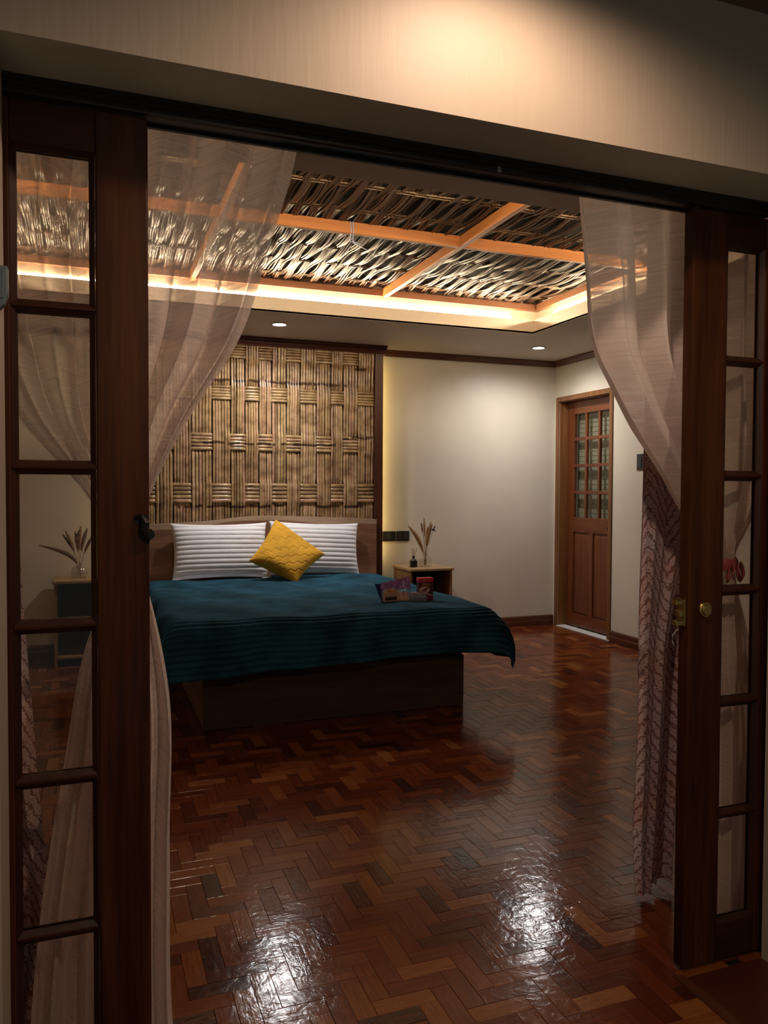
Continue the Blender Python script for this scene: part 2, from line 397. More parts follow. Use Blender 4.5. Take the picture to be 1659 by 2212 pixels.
# ------------------------------------------------------------------ room constants (metres)
XL, XR, YF, YB, ZC = -1.60, 4.316, 1.80, 6.74, 2.612     # bedroom
YW, ZL = 1.553, 2.155                                     # corridor face of the partition, opening height
OX0, OX1 = -0.160, 1.800                                  # opening reveals
LX0, LX1, LY0, LY1 = -0.64, 3.357, 3.075, 5.575           # light cove lip

# ------------------------------------------------------------------ floor: herringbone parquet
floor = struct(box('floor', (XL-.1, .9, -.08), (XR+.2, YB+.1, -.016), 'slab'), 'glossy red-brown herringbone parquet floor of the bedroom', 'floor')
BL, BW, GAP = .168, .056, .0002
def block_mesh():
    b = MB(); e = .0009; x, y = BL/2-GAP, BW/2-GAP
    lo = [(-x,-y),(x,-y),(x,y),(-x,y)]; hi = [(-x+e,-y+e),(x-e,-y+e),(x-e,y-e),(-x+e,y-e)]
    b.v = [(p,q,-.012) for p,q in lo] + [(p,q,-.0014) for p,q in lo] + [(p,q,0.) for p,q in hi]
    b.f = [(8,9,10,11)] + [(i,(i+1)%4,4+(i+1)%4,4+i) for i in range(4)] + [(4+i,4+(i+1)%4,8+(i+1)%4,8+i) for i in range(4)]
    b.mi = [0]*9
    return b
bb = block_mesh(); bverts = np.array(bb.v)
blocks = []
n = 3; W = BW
for i in range(-160, 200):
    for j in range(-60, 60):
        ox, oy = (i + n*j)*W, (i - n*j)*W
        for kind in (0, 1):
            cx, cy = (ox + n*W/2, oy + W/2) if kind == 0 else (ox + (n+.5)*W, oy + (1-n/2)*W)
            cx += 1.35; cy += 4.2
            hx, hy = (BL/2, BW/2) if kind == 0 else (BW/2, BL/2)
            if cx-hx > XR+.02 or cx+hx < XL-.02 or cy-hy > YB+.02 or cy+hy < .9 or (cy < 1.70 and (cx-hx > 1.53 or cx+hx < -.6)): continue
            blocks.append((cx, cy, kind))
def in_view(x, y):
    fw = x*math.sin(_yaw) + y*math.cos(_yaw); r = x*math.cos(_yaw) - y*math.sin(_yaw)
    return fw > .5 and -.33 < r/fw < .42 and 1350/fw < 1110*1.12
def key(b):
    return math.hypot(b[0], b[1]) if (in_view(b[0], b[1]) and .05 < b[0] < 1.62 + .25*(b[1]-1.7)) else 99
blocks.sort(key=key)
first = None; rest = MB(); ruv = []
base_uv = bverts[:, :2]
for q, (cx, cy, kind) in enumerate(blocks):
    tx, ty, dz = random.gauss(0, .0035), random.gauss(0, .0035), random.uniform(-.0006, .0004)
    if q < 300 and cy > 1.5 and key((cx, cy, kind)) < 50:
        if first is None:
            o = bb.build('parquet_block', 'parquet', floor, uv=base_uv); first = o
        else:
            o = first.copy(); C.objects.link(o); o.parent = floor
        o.location = (cx, cy, dz); o.rotation_euler = (tx, ty, kind*PI/2 + random.choice((0, PI)))
    else:
        a = kind*PI/2; ca, sa = math.cos(a), math.sin(a); k = len(rest.v)
        for p in bverts:
            rest.v.append((cx + ca*p[0]-sa*p[1], cy + sa*p[0]+ca*p[1], p[2]+dz + tx*p[1] + ty*p[0]))
        rest.f += [tuple(k+t for t in f) for f in bb.f]; rest.mi += [0]*9; ruv.append(base_uv)
o = rest.build('parquet_blocks', 'parquet', floor, uv=np.concatenate(ruv)); o['kind'] = 'stuff'
b = MB(); b.quadbox(1.53, .9, -.010, 4.6, 1.70, .0018); b.quadbox(-2.6, .9, -.010, -.55, 1.70, .0018); b.quadbox(-2.6, -2.0, -.08, 4.6, .9, .0018)
struct(b.build('floor_corridor', 'cement'), 'smooth dark red cement floor in front of the sliding doors', 'floor')
struct(box('trim_5', (1.500, .9, -.010), (1.532, 1.716, .0022), 'trim_y'), 'narrow wooden border strip between parquet and red cement', 'trim')

# ------------------------------------------------------------------ walls
def slab_with_hole_x(name, x0, x1, ya, yb, za, zb, m, hole):
    b = MB(); h0, h1, hz = hole
    b.quadbox(x0, ya, za, x1, h0, zb); b.quadbox(x0, h1, za, x1, yb, zb); b.quadbox(x0, h0, hz, x1, h1, zb)
    return b.build(name, m)
struct(box('wall_back', (XL-.1, YB, -.08), (XR+.1, YB+.1, 3.0), 'wall'), 'cream painted wall behind the bed', 'wall')
struct(box('wall_left', (XL-.1, YF, -.08), (XL, YB, 3.0), 'wall'), 'cream bedroom wall on the left', 'wall')
DY0, DY1, DZ = 5.80, 6.700, 2.255
struct(slab_with_hole_x('wall_right', XR, XR+.16, YF-.1, YB, -.08, 3.0, 'wall', (DY0+.045, DY1-.045, DZ-.045)), 'cream wall with the panelled wooden door', 'wall')
b = MB()
b.quadbox(-2.6, YW, -.08, OX0, 1.70, 2.75); b.quadbox(-2.6, 1.775, -.08, OX0, YF, 2.75)
b.quadbox(OX1, YW, -.08, 4.6, 1.70, 2.75); b.quadbox(2.06, 1.775, -.08, 4.6, YF, 2.75); b.quadbox(OX1, 1.775, ZL, 2.06, YF, 2.75)
b.quadbox(OX0, YW, ZL, OX1, 1.70, 2.75)
b.quadbox(OX0, 1.775, ZL, OX1, YF, 2.75)
b.quadbox(OX0, 1.70, ZL, OX1, 1.775, 2.75)
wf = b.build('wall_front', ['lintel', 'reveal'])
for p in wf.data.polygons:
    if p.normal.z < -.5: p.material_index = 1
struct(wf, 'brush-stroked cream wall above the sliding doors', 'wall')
# rough plaster skin left of the doorway
struct(box('wall_corridor_skin', (-2.6, YW-.006, -.004), (OX0-.004, YW-.0005, 1.66), 'rough_wall'), 'rough grey-green plaster beside the left sliding door', 'wall')
struct(box('wall_corridor_left', (-2.7, -2.0, -.08), (-2.6, YF, 2.75), 'rough_wall'), None, 'wall')
struct(box('wall_corridor_right', (4.6, -2.0, -.08), (4.7, YF, 2.75), 'wall'), None, 'wall')
struct(box('ceiling_corridor', (-2.6, -2.0, 2.552), (4.6, YW, 2.65), 'corr_ceil'), 'dark brown ceiling outside the bedroom', 'ceiling')

# ------------------------------------------------------------------ ceiling soffit ring with light cove
b = MB()
for x0, y0, x1, y1 in ((XL, YF, XR, LY0), (XL, LY1, XR, YB), (XL, LY0, LX0, LY1), (LX1, LY0, XR, LY1)):
    b.quadbox(x0, y0, ZC, x1, y1, ZC+.014)
ceil_o = struct(b.build('ceiling', 'ceil'), 'flat painted soffit around the recessed woven ceiling', 'ceiling')
TW = .10   # ledge behind the lip
b = MB(); t = .012; zt = 2.7175
b.quadbox(LX0-t, LY0-t, ZC+.001, LX1+t, LY0, zt); b.quadbox(LX0-t, LY1, ZC+.001, LX1+t, LY1+t, zt)
b.quadbox(LX0-t, LY0, ZC+.001, LX0, LY1, zt); b.quadbox(LX1, LY0, ZC+.001, LX1+t, LY1, zt)
b.build('cove_lip', 'cove', ceil_o)
b = MB(); T0x, T1x, T0y, T1y = LX0-TW, LX1+TW, LY0-TW, LY1+TW
b.quadbox(T0x-.02, T0y-.02, ZC+.014, T1x+.02, T0y, 2.96); b.quadbox(T0x-.02, T1y, ZC+.014, T1x+.02, T1y+.02, 2.96)
b.quadbox(T0x-.02, T0y, ZC+.014, T0x, T1y, 2.96); b.quadbox(T1x, T0y, ZC+.014, T1x+.02, T1y, 2.96)
b.build('cove_wall', 'cove', ceil_o)
b = MB(); b.quadbox(T0x, T0y, 2.945, T1x, T1y, 2.96); b.build('backing_board', 'backing', ceil_o)
led = empty('led_strip', (0, 0, ZC+.02))
tag(led, 'warm glowing light strip hidden in the ceiling cove', 'light strip')
def lstrip(x0, y0, x1, y1): box('strip_light', (x0, y0, .104), (x1, y1, .116), 'led', led)
lstrip(LX0+.05, T1y-.006, LX1-.16, T1y-.001); lstrip(LX0+.05, T0y+.001, LX1-.05, T0y+.006)
lstrip(T1x-.006, LY0+.05, T1x-.001, LY1-.16); lstrip(T0x+.001, LY0+.05, T0x+.006, LY1-.05)

# woven bamboo ceiling
weave = empty('ceiling_woven', (0, 0, 0))
struct(weave, 'woven split bamboo ceiling with crossing orange wooden beams', 'ceiling')
ZB = 2.805
for xx in (.665, 2.095):
    box('beam', (xx-.018, T0y, ZB), (xx+.018, T1y, ZB+.066), 'beam_y', weave, .003)
xs = [T0x, .647, .683, 2.077, 2.113, T1x]
for a, c in ((0, 1), (2, 3), (4, 5)):
    box('beam', (xs[a], 4.315-.018, ZB), (xs[c], 4.315+.018, ZB+.066), 'beam', weave, .003)
box('frame_rail', (T0x, T1y-.04, ZB+.008), (T1x, T1y-.001, ZB+.06), 'rail_x', weave, .003)
box('frame_rail', (T0x, T0y+.001, ZB+.008), (T1x, T0y+.04, ZB+.06), 'rail_x', weave, .003)
box('frame_rail', (T1x-.04, T0y+.04, ZB+.008), (T1x-.001, T1y-.04, ZB+.06), 'rail_y', weave, .003)
box('frame_rail', (T0x+.001, T0y+.04, ZB+.008), (T0x+.04, T1y-.04, ZB+.06), 'rail_y', weave, .003)
PR = .34
ys = np.linspace(T0y+.01, T1y-.01, 78)
x = T0x + .045; k = 0
while x < T1x - .04:
    b = MB(); ph = PI*(k % 2) + random.uniform(-.6, .6); wob = random.uniform(0, 6)
    amp = random.uniform(.012, .019); lean = random.uniform(-.012, .012)
    w = random.uniform(.042, .054); ns = random.choice((3, 3, 4))
    for q in range(ns):
        ww = w/ns*.93; xo = (q - (ns-1)/2)*w/ns; jit = random.uniform(-.006, .006); ph2 = random.uniform(-.25, .25)
        xc = x + xo + .006*np.sin(ys*2.1+wob) + lean*(ys-4.3)/1.3
        zc = 2.884 + jit - amp*np.cos(2*PI*(ys-T0y)/(2*PR) + ph + ph2)
        # the strip bellies: cross-section slightly curved
        cs = np.array([(-.5, .0016), (-.25, -.0006), (0, -.0014), (.25, -.0006), (.5, .0016)])
        P = np.zeros((len(ys), 5, 3))
        for c_i, (u, dz) in enumerate(cs):
            P[:, c_i, 0] = xc + u*ww; P[:, c_i, 1] = ys; P[:, c_i, 2] = zc + dz
        Q = P.copy(); Q[:, :, 2] += .003; Q = Q[:, ::-1]
        b.grid(np.concatenate([P, Q], 1), wrap_v=True)
    b.build('bamboo_strip', 'strip', weave, smooth=True)
    x += w + random.uniform(-.002, .003); k += 1
yy = T0y + PR*.5; r = 0
while yy < T1y - .05:
    for d in (-.018, .012):
        b = MB(); pts = [(px, yy+d+.003*math.sin(px*5+r), 2.887+.002*math.sin(px*9+r)) for px in np.linspace(T0x+.01, T1x-.01, 40)]
        b.tube(pts, .0055, 6); b.build('cross_splint', 'splint', weave, smooth=True)
    yy += PR; r += 1
b = MB(); b.tube([(1.385, 4.295, 2.872), (1.390, 4.292, 2.815), (1.395, 4.32, 2.795), (1.42, 4.42, 2.80), (1.50, 4.52, 2.83), (1.57, 4.62, 2.85)], .003, 6)
b.tube([(1.400, 4.295, 2.872), (1.405, 4.292, 2.812), (1.412, 4.33, 2.790), (1.45, 4.44, 2.80), (1.56, 4.58, 2.82), (1.63, 4.70, 2.85)], .003, 6)
tag(b.build('blue_cord', 'cord', smooth=True), 'thin pale blue cord looped over the orange ceiling beam', 'cord')

# downlights
for i, (x, y) in enumerate(DOWN):
    d = empty('downlight', (x, y, ZC))
    tag(d, ('round cool white downlight over the bed, in front of the bamboo wall', 'round cool white downlight near the ceiling corner above the bare cream wall')[i], 'light', 'recessed downlights in the soffit')
    MB().lathe([(.050, 0), (.062, -.001), (.064, -.005), (.060, -.008), (.050, -.006), (.048, 0)]).build('trim_ring', 'white_strip', d, smooth=True)
    MB().lathe([(.0005, -.004), (.03, -.0038), (.0485, -.003), (.0485, -.001), (.0005, -.001)]).build('lens', 'lens', d, smooth=True)

# ------------------------------------------------------------------ mouldings
PX0_ = .30
def crown(b, axis, a, c, wallpos, inward, z=ZC, s=1.0):
    pr = [(0, 0), (.05*s, 0), (.05*s, -.012*s), (.042*s, -.016*s), (.036*s, -.03*s), (.022*s, -.042*s), (.018*s, -.05*s), (.0, -.055*s)]
    pts = [(wallpos + inward*p, z+q) for p, q in pr]
    b.prism(pts, axis, a, c)
b = MB(); crown(b, 'x', 2.43, XR-.001, YB-.0005, -1, ZC-.0005, .95); crown(b, 'x', XL, PX0_, YB-.0005, -1, ZC-.0005, .95); struct(b.build('trim_1', 'trim'), 'dark wooden crown moulding along the back wall', 'moulding')
b = MB(); crown(b, 'y', YF, YB-.05, XR-.0005, -1, ZC-.0005, .95); struct(b.build('trim_2', 'trim_y'), 'dark wooden crown moulding above the panelled door', 'moulding')
def skirting(b, axis, a, c, wp, inward):
    pr = [(0, .001), (.016, .001), (.016, .045), (.013, .05), (.013, .085), (.009, .095), (0, .098)]
    b.prism([(wp+inward*p, q) for p, q in pr], axis, a, c)
b = MB(); skirting(b, 'x', XL, XR-.001, YB-.0005, -1); struct(b.build('baseboard_back', 'trim'), 'dark red wooden baseboard under the back wall', 'baseboard')
b = MB(); skirting(b, 'y', YF, DY0-.002, XR-.0005, -1); struct(b.build('baseboard_right', 'trim_y'), 'dark red wooden baseboard right of the panelled door', 'baseboard')

# ------------------------------------------------------------------ sliding doors and track
tr = struct(empty('trim_3', (0, 0, 0)), 'dark grooved sliding track along the top of the opening', 'track')
b = MB()
b.prism([(1.700, ZL-.0005), (1.700, ZL-.010), (1.704, ZL-.012), (1.704, ZL-.020), (1.708, ZL-.022), (1.708, ZL-.034), (1.716, ZL-.036), (1.716, ZL-.030), (1.764, ZL-.030), (1.764, ZL-.036), (1.774, ZL-.036), (1.774, ZL-.0005)], 'x', OX0+.001, OX1-.001)
b.build('track_rail', 'track', tr)
box('track_joint', (.925, 1.7075, ZL-.036), (.935, 1.709, ZL-.004), 'silver', tr)

ZR = [(.126, .412), (.440, .733), (.762, 1.051), (1.080, 1.376), (1.405, 1.700), (1.727, 2.022)]
def sliding_door(num, inner, pane_a, pane_b, outer, label):
    # inner: x of the meeting edge; pane from pane_a to pane_b; outer: hidden far edge
    d = struct(empty('door_%d' % num, ((inner+outer)/2, 1.742, 0)), label, 'door')
    ox = (inner+outer)/2
    y0, y1 = -.020, .020
    X = lambda q: q-ox
    def bx(nm, xa, xb, za, zb, m, dy=0, bev=.002):
        xa, xb = sorted((X(xa), X(xb))); return box(nm, (xa, y0+dy, za), (xb, y1-dy, zb), m, d, bev)
    sg = 1 if inner > pane_a else -1
    bx('meeting_stile', inner, pane_a + sg*.012, .010, 2.118, 'door', 0, .004)
    bx('outer_stile', pane_b - sg*.012, outer, .010, 2.118, 'door', 0, .003)
    pa, pb = pane_a + sg*.0119, pane_b - sg*.0119
    zs = [.010] + [z for p in ZR for z in p] + [2.118]
    for i in range(0, len(zs), 2):
        nm = 'rail' if i in (0, len(zs)-2) else 'muntin'
        z0 = zs[i] + (.010 if i else 0); z1 = zs[i+1] - (.010 if i < len(zs)-2 else 0)
        bx(nm, pa, pb, z0, z1, 'door_x', .002, .002)
    for z0, z1 in ZR:
        # bevelled bead round each pane, then the pane
        b = MB(); xa, xb = sorted((X(pane_a), X(pane_b))); w = .0115
        for ys_, s2 in ((y0+.003, 1), (y1-.003, -1)):
            for rng_ in (((xa-w, z0-w), (xb+w, z0-w), (xb, z0), (xa, z0)), ((xb+w, z1+w), (xa-w, z1+w), (xa, z1), (xb, z1)),
                         ((xa-w, z1+w), (xa-w, z0-w), (xa, z0), (xa, z1)), ((xb+w, z0-w), (xb+w, z1+w), (xb, z1), (xb, z0))):
                k = len(b.v)
                for q, (px, pz) in enumerate(rng_):
                    b.v.append((px, ys_ + (0 if q < 2 else s2*.010), pz))
                for q, (px, pz) in enumerate(rng_):
                    b.v.append((px, s2*-.0025, pz))
                b.f += [(k, k+1, k+2, k+3), (k+2, k+3, k+7, k+6), (k, k+1, k+5, k+4)]; b.mi += [0]*3
        b.build('glazing_bead', 'bead', d)
        box('glass_pane', (xa-.004, -.002, z0-.004), (xb+.004, .002, z1+.004), 'glass', d)
    return d, ox
dl, oxl = sliding_door(1, .112, -.004, -.139, -.235, 'left sliding door, dark wood with one column of six glass panes')
dr, oxr = sliding_door(2, 1.537, 1.668, 1.781, 1.880, 'right sliding door, dark wood with a round brass lock on its stile')
# right door: lock cylinder, strike catch, top hanger
lx = 1.594 - oxr
lk = MB()
P = []
for r_, y_ in ((.0005, -.030), (.0125, -.030), (.0145, -.029), (.0155, -.0265), (.0185, -.0265), (.021, -.025), (.0225, -.0225), (.023, -.020)):
    P.append([(lx + r_*math.cos(t), y_, 1.017 + r_*math.sin(t)) for t in np.linspace(0, 2*PI, 28, endpoint=False)])
lk.grid(np.array(P), wrap_v=True).build('lock_cylinder', 'brass', dr, smooth=False)['label'] = 'round brass lock cylinder'
cx = 1.537 - oxr
ct = box('lock_catch', (cx-.007, -.012, .972), (cx+.0005, .012, 1.048), 'brass', dr, .001); ct['label'] = 'brass strike plate with three tabs'
for z0, z1, e in ((1.031, 1.047, .034), (.997, 1.018, .022), (.973, .990, .032)):
    box('tab', (cx-e, -.010, z0), (cx-.006, .008, z1), 'brass', ct, .003)
box('hanger_bracket', (1.551-oxr, -.006, 2.1175), (1.562-oxr, .006, 2.131), 'silver', dr)
# left door: dark iron hook on the meeting stile
hk = MB(); hx = .1125 - oxl
hk.tube([(hx-.030, -.022, 1.287), (hx-.016, -.030, 1.290), (hx-.010, -.033, 1.276), (hx-.014, -.033, 1.262), (hx-.010, -.032, 1.250), (hx-.002, -.028, 1.238)], [.004, .006, .009, .008, .006, .003], 8)
hk.quadbox(hx-.030, -.022, 1.272, hx-.003, -.0195, 1.293)
hk.tube([(hx-.001, -.02, 1.252), (hx-.002, -.031, 1.252)], .012, 10)
hk.build('hook_latch', 'iron', dl)['label'] = 'dark iron hook latch'
# small blue-grey box on the corridor wall
gb = empty('wall_box', (-.146, YW-.006, 1.70)); tag(gb, 'small blue-grey box on the wall beside the left sliding door', 'box')
b = MB(); b.prism([(-.034, .037), (.009, .037), (.009, -.012), (.003, -.030), (-.006, -.040), (-.034, -.040)], 'y', -.022, 0); b.build('housing', 'greybox', gb, bevel=.003)
box('front_plate', (-.030, -.0235, -.02), (.003, -.0215, .03), 'greybox', gb, .001)

# ------------------------------------------------------------------ panelled wooden door in the right wall
d3 = struct(empty('door_3', (XR, (DY0+DY1)/2, 0)), 'red-brown wooden door with twelve small panes in the right wall', 'door')
oy = (DY0+DY1)/2
Y0, Y1 = DY0-oy, DY1-oy
# frame with rebated section (proud casing plus deep jamb)
for nm, ya, yb in (('frame_jamb', Y0, Y0+.045), ('frame_jamb', Y1-.045, Y1)):
    b = MB(); b.quadbox(-.012, ya, .002, .003, yb, DZ)
    s1, s2 = (ya+.016, yb+.004) if ya < 0 else (ya-.004, yb-.016)
    b.quadbox(.003, min(s1, s2)+.029 if ya < 0 else s1, .002, .150, s2 if ya < 0 else max(s1, s2)-.029, DZ-.03)
    b.build(nm, 'frame_o', d3, bevel=.003)
b = MB(); b.quadbox(-.012, Y0+.045, DZ-.045, .003, Y1-.045, DZ); b.quadbox(.003, Y0+.049, DZ-.049, .150, Y1-.049, DZ-.0455)
b.build('frame_head', 'frame_o', d3)
fx0, fx1 = .095, .132     # leaf
la, lb = Y0+.052, Y1-.052; lz0, lz1 = .016, DZ-.052
def lf(nm, ya, yb, za, zb, m='leaf', dx=0, bev=.003): return box(nm, (fx0+dx, ya, za), (fx1-dx, yb, zb), m, d3, bev)
ST = .105
lf('leaf_stile', la, la+ST, lz0, lz1); lf('leaf_stile', lb-ST, lb, lz0, lz1)
ga, gb_ = la+ST, lb-ST
lf('leaf_rail', ga, gb_, lz0, .135, 'leaf_y'); lf('leaf_rail', ga, gb_, .935, 1.080, 'leaf_y'); lf('leaf_rail', ga, gb_, 2.082, lz1, 'leaf_y')
pw = (gb_-ga-2*.028)/3
for i in (1, 2):
    y_ = ga + i*pw + (i-1)*.028; lf('leaf_muntin', y_, y_+.028, 1.080, 2.082, 'leaf', .004, .002)
ph_ = (2.082-1.080-3*.030)/4
for r in range(4):
    z0 = 1.080 + r*(ph_+.030)
    for c in range(3):
        y_ = ga + c*(pw+.028)
        if r < 3: lf('leaf_muntin', y_, y_+pw, z0+ph_, z0+ph_+.030, 'leaf_y', .004, .002)
        box('glass_pane', (.112, y_, z0), (.116, y_+pw, z0+ph_), 'glass_d', d3)
mid = (ga+gb_)/2
lf('leaf_muntin', mid-.030, mid+.030, .135, .935, 'leaf')
for ya, yb in ((ga, mid-.030), (mid+.030, gb_)):
    b = MB(); x_ = fx0+.016
    o4 = [(ya, .135), (yb, .135), (yb, .935), (ya, .935)]; i4 = [(ya+.03, .165), (yb-.03, .165), (yb-.03, .905), (ya+.03, .905)]
    b.v = [(x_, *p) for p in o4] + [(x_-.009, *p) for p in i4] + [(x_+.01, *p) for p in o4]
    b.f = [(4,5,6,7), (8,11,10,9)] + [(i, (i+1)%4, 4+(i+1)%4, 4+i) for i in range(4)] + [(8+i, 8+(i+1)%4, (i+1)%4, i) for i in range(4)]; b.mi = [0]*10
    b.build('raised_panel', 'leaf', d3)
kn = MB(); P = [[(fx0-y_, ga-.045+r_*math.cos(t), 1.0+r_*math.sin(t)) for t in np.linspace(0, 2*PI, 16, endpoint=False)] for r_, y_ in ((.02, 0), (.02, .004), (.008, .006), (.008, .03), (.02, .036), (.022, .048), (.015, .056), (.0005, .058))]
kn.grid(np.array(P), wrap_v=True).build('door_knob', 'iron', d3, smooth=True)
# slatted blind hanging behind the panes
bl = empty('window_blind', (XR+.175, oy, 2.15)); tag(bl, 'dim slatted blind hanging behind the panes of the wooden door', 'blind')
for k in range(24):
    z_ = -.02 - k*.046
    b = MB(); b.prism([(0, z_), (.012, z_-.004), (.016, z_-.044), (.004, z_-.040)], 'y', -.34, .34); b.build('slat', 'blind', bl)
struct(box('wall_beyond', (XR+.32, DY0-.3, -.08), (XR+.36, YB+.2, 2.4), 'wall'), None, 'wall')
th = struct(box('trim_4', (XR-.022, Y0+oy+.002, .001), (XR+.09, Y1+oy-.05, .007), 'white_strip', bevel=.002), 'pale marble threshold strip at the foot of the wooden door', 'threshold')

# switches
sw = empty('light_switch', (XR, 5.424, 1.583)); tag(sw, 'black rocker light switch on the wall right of the wooden door', 'switch')
box('plate', (-.008, -.043, -.068), (-.0005, .043, .068), 'black', sw, .003); box('rocker', (-.0125, -.022, -.045), (-.0075, .022, .045), 'black2', sw, .002)
for i, xx in enumerate((2.555, 2.692)):
    so = empty('wall_socket', (xx, YB, .912))
    tag(so, ('black wall socket plate next to the dark bamboo panel post', 'black wall socket plate nearer the dried grass bouquet')[i], 'socket', 'black socket plates beside the bed')
    box('plate', (-.064, -.009, -.046), (.064, -.0005, .046), 'black', so, .003)
    for dx in ((0.0,) if i == 0 else (-.030, .030)):
        box('socket_insert', (dx-.022, -.0115, -.030), (dx+.022, -.0085, .030), 'black2', so, .002)

# ------------------------------------------------------------------ woven bamboo wall panel behind the bed
BP = empty('bamboo_wall_panel', (0, 0, 0)); tag(BP, 'woven bamboo panel in a dark frame behind the bed headboard', 'wall panel')
PX0, PX1 = .30, 2.43; PY = 6.60
box('post', (PX1-.075, PY-.035, .30), (PX1, PY+.055, 2.552), 'post', BP, .004)
box('post', (PX0, PY-.035, .30), (PX0+.075, PY+.055, 2.552), 'post', BP, .004)
b = MB(); pr = [(0.055, 0), (-.085, 0), (-.085, -.014), (-.074, -.018), (-.066, -.034), (-.050, -.046), (-.045, -.058), (-.038, -.066), (0.055, -.066)]
b.prism([(PY+p, ZC-.001+q) for p, q in pr], 'x', PX0-.04, PX1+.022); b.build('crown_moulding', 'trim', BP)
box('back_board', (PX0+.075, PY+.030, .30), (PX1-.075, PY+.045, 2.55), 'backing', BP)
cols = [.375, .478, .617, .763, .931, 1.083, 1.205, 1.321, 1.433, 1.56, 1.681, 1.824, 1.956, 2.068, 2.203, 2.354]
rows = [(2.432, 2.552), (2.083, 2.205), (1.663, 1.806), (1.227, 1.390), (.80, .95)]
def vdepth(col, z):
    # + = towards the room
    v = 0.0
    for r, (a, c) in enumerate(rows):
        over_v = (col + r) % 2 == 0
        zm, hw = (a+c)/2, (c-a)/2
        t = np.clip((np.abs(z-zm)-hw*.9)/.055, 0, 1); s = 1 - t*t*(3-2*t)
        v = v + s*(.014 if over_v else -.010)
    return v
def hdepth(row, x):
    v = np.zeros_like(x)
    for ci in range(len(cols)-1):
        over_v = (ci + row) % 2 == 0
        a, c = cols[ci], cols[ci+1]; m_ = .012
        t = 1/(1+np.exp(-(x-a)/.006)) * 1/(1+np.exp((x-c)/.006))
        v = v + t*(-.006 if over_v else .013)
    return v
def cane(P0, P1s, axis, hw, name='bamboo_cane'):
    # half-round section swept along a path of centre points
    P = np.zeros((len(P1s), 8, 3))
    for j, t in enumerate(np.linspace(0, PI, 6)):
        a = -math.cos(t)*hw; d = math.sin(t)*hw*.62
        P[:, j] = P1s
        P[:, j, 0 if axis == 'z' else 2] += a; P[:, j, 1] -= d
    for j, sgn in ((6, 1), (7, -1)):
        P[:, j] = P1s; P[:, j, 0 if axis == 'z' else 2] += sgn*hw*.6; P[:, j, 1] += .003
    MB().grid(P, wrap_v=True).build(name, 'bamboo', BP, smooth=True)
zz = np.linspace(.62, 2.549, 66)
for ci in range(len(cols)-1):
    a, c = cols[ci], cols[ci+1]; nc = 5 if c-a < .14 else 6
    wv = (c-a-.006)/nc
    for q in range(nc):
        hw = wv/2*random.uniform(.90, .99); xc = a + .003 + (q+.5)*wv
        bow = random.uniform(-.003, .003); jl = random.uniform(-.002, .002)
        P = np.zeros((len(zz), 3)); P[:, 0] = xc + bow*np.sin((zz-.6)*2.0+q) ; P[:, 2] = zz
        P[:, 1] = PY + .004 - vdepth(ci, zz) + jl
        cane(None, P, 'z', hw)
xx = np.linspace(PX0+.078, PX1-.078, 150)
for r, (a, c) in enumerate(rows):
    nc = 5
    wv = (c-a)/nc
    for q in range(nc):
        zc = a + (q+.5)*wv
        P = np.zeros((len(xx), 3)); P[:, 0] = xx; P[:, 2] = zc + .0015*np.sin(xx*7+q)
        P[:, 1] = PY + .006 - hdepth(r, xx) + random.uniform(-.0015, .0015)
        cane(None, P, 'x', wv/2*random.uniform(.9, .99))
b = box('side_glow_strip', (PX1-.030, PY+.0555, .70), (PX1-.018, PY+.060, 2.50), 'led_side', BP); b['label'] = 'amber light strip behind the panel'
b = box('side_glow_strip', (PX0+.018, PY+.0555, .70), (PX0+.030, PY+.060, 2.50), 'led_side', BP); b['label'] = 'amber light strip behind the panel'

# ------------------------------------------------------------------ bed
bed = empty('bed', (1.365, 5.4, 0)); tag(bed, 'wooden platform bed with a live-edge walnut headboard', 'bed')
ox, oy_ = 1.365, 5.4
def bd(nm, a, c, m, bev=.003): return box(nm, (a[0]-ox, a[1]-oy_, a[2]), (c[0]-ox, c[1]-oy_, c[2]), m, bed, bev)
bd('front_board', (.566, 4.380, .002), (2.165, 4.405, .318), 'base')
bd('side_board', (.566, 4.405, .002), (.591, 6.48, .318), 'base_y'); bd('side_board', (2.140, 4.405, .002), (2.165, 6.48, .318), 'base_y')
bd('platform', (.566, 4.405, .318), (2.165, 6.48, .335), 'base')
hx = np.linspace(.385, 2.345, 40)
topz = smooth_pts([(.385, 1.056), (.6, 1.064), (.95, 1.084), (1.15, 1.108), (1.31, 1.117), (1.6, 1.112), (1.88, 1.103), (2.15, 1.090), (2.345, 1.080)], hx)
edge = .040 + .012*np.sin(hx*4.1) + .006*np.sin(hx*11)
b = MB(); b.prism([(x-ox, z) for x, z in zip(hx, topz-edge)] + [(2.345-ox, .30), (.385-ox, .30)], 'y', 6.490-oy_, 6.545-oy_); b.build('headboard', 'hb', bed)
b = MB(); b.prism([(x-ox, z) for x, z in zip(hx, topz)] + [(x-ox, z) for x, z in zip(hx[::-1], (topz-edge)[::-1])], 'y', 6.4905-oy_, 6.5445-oy_); b.build('live_edge', 'hb_edge', bed)['label'] = 'pale live edge along the headboard top'

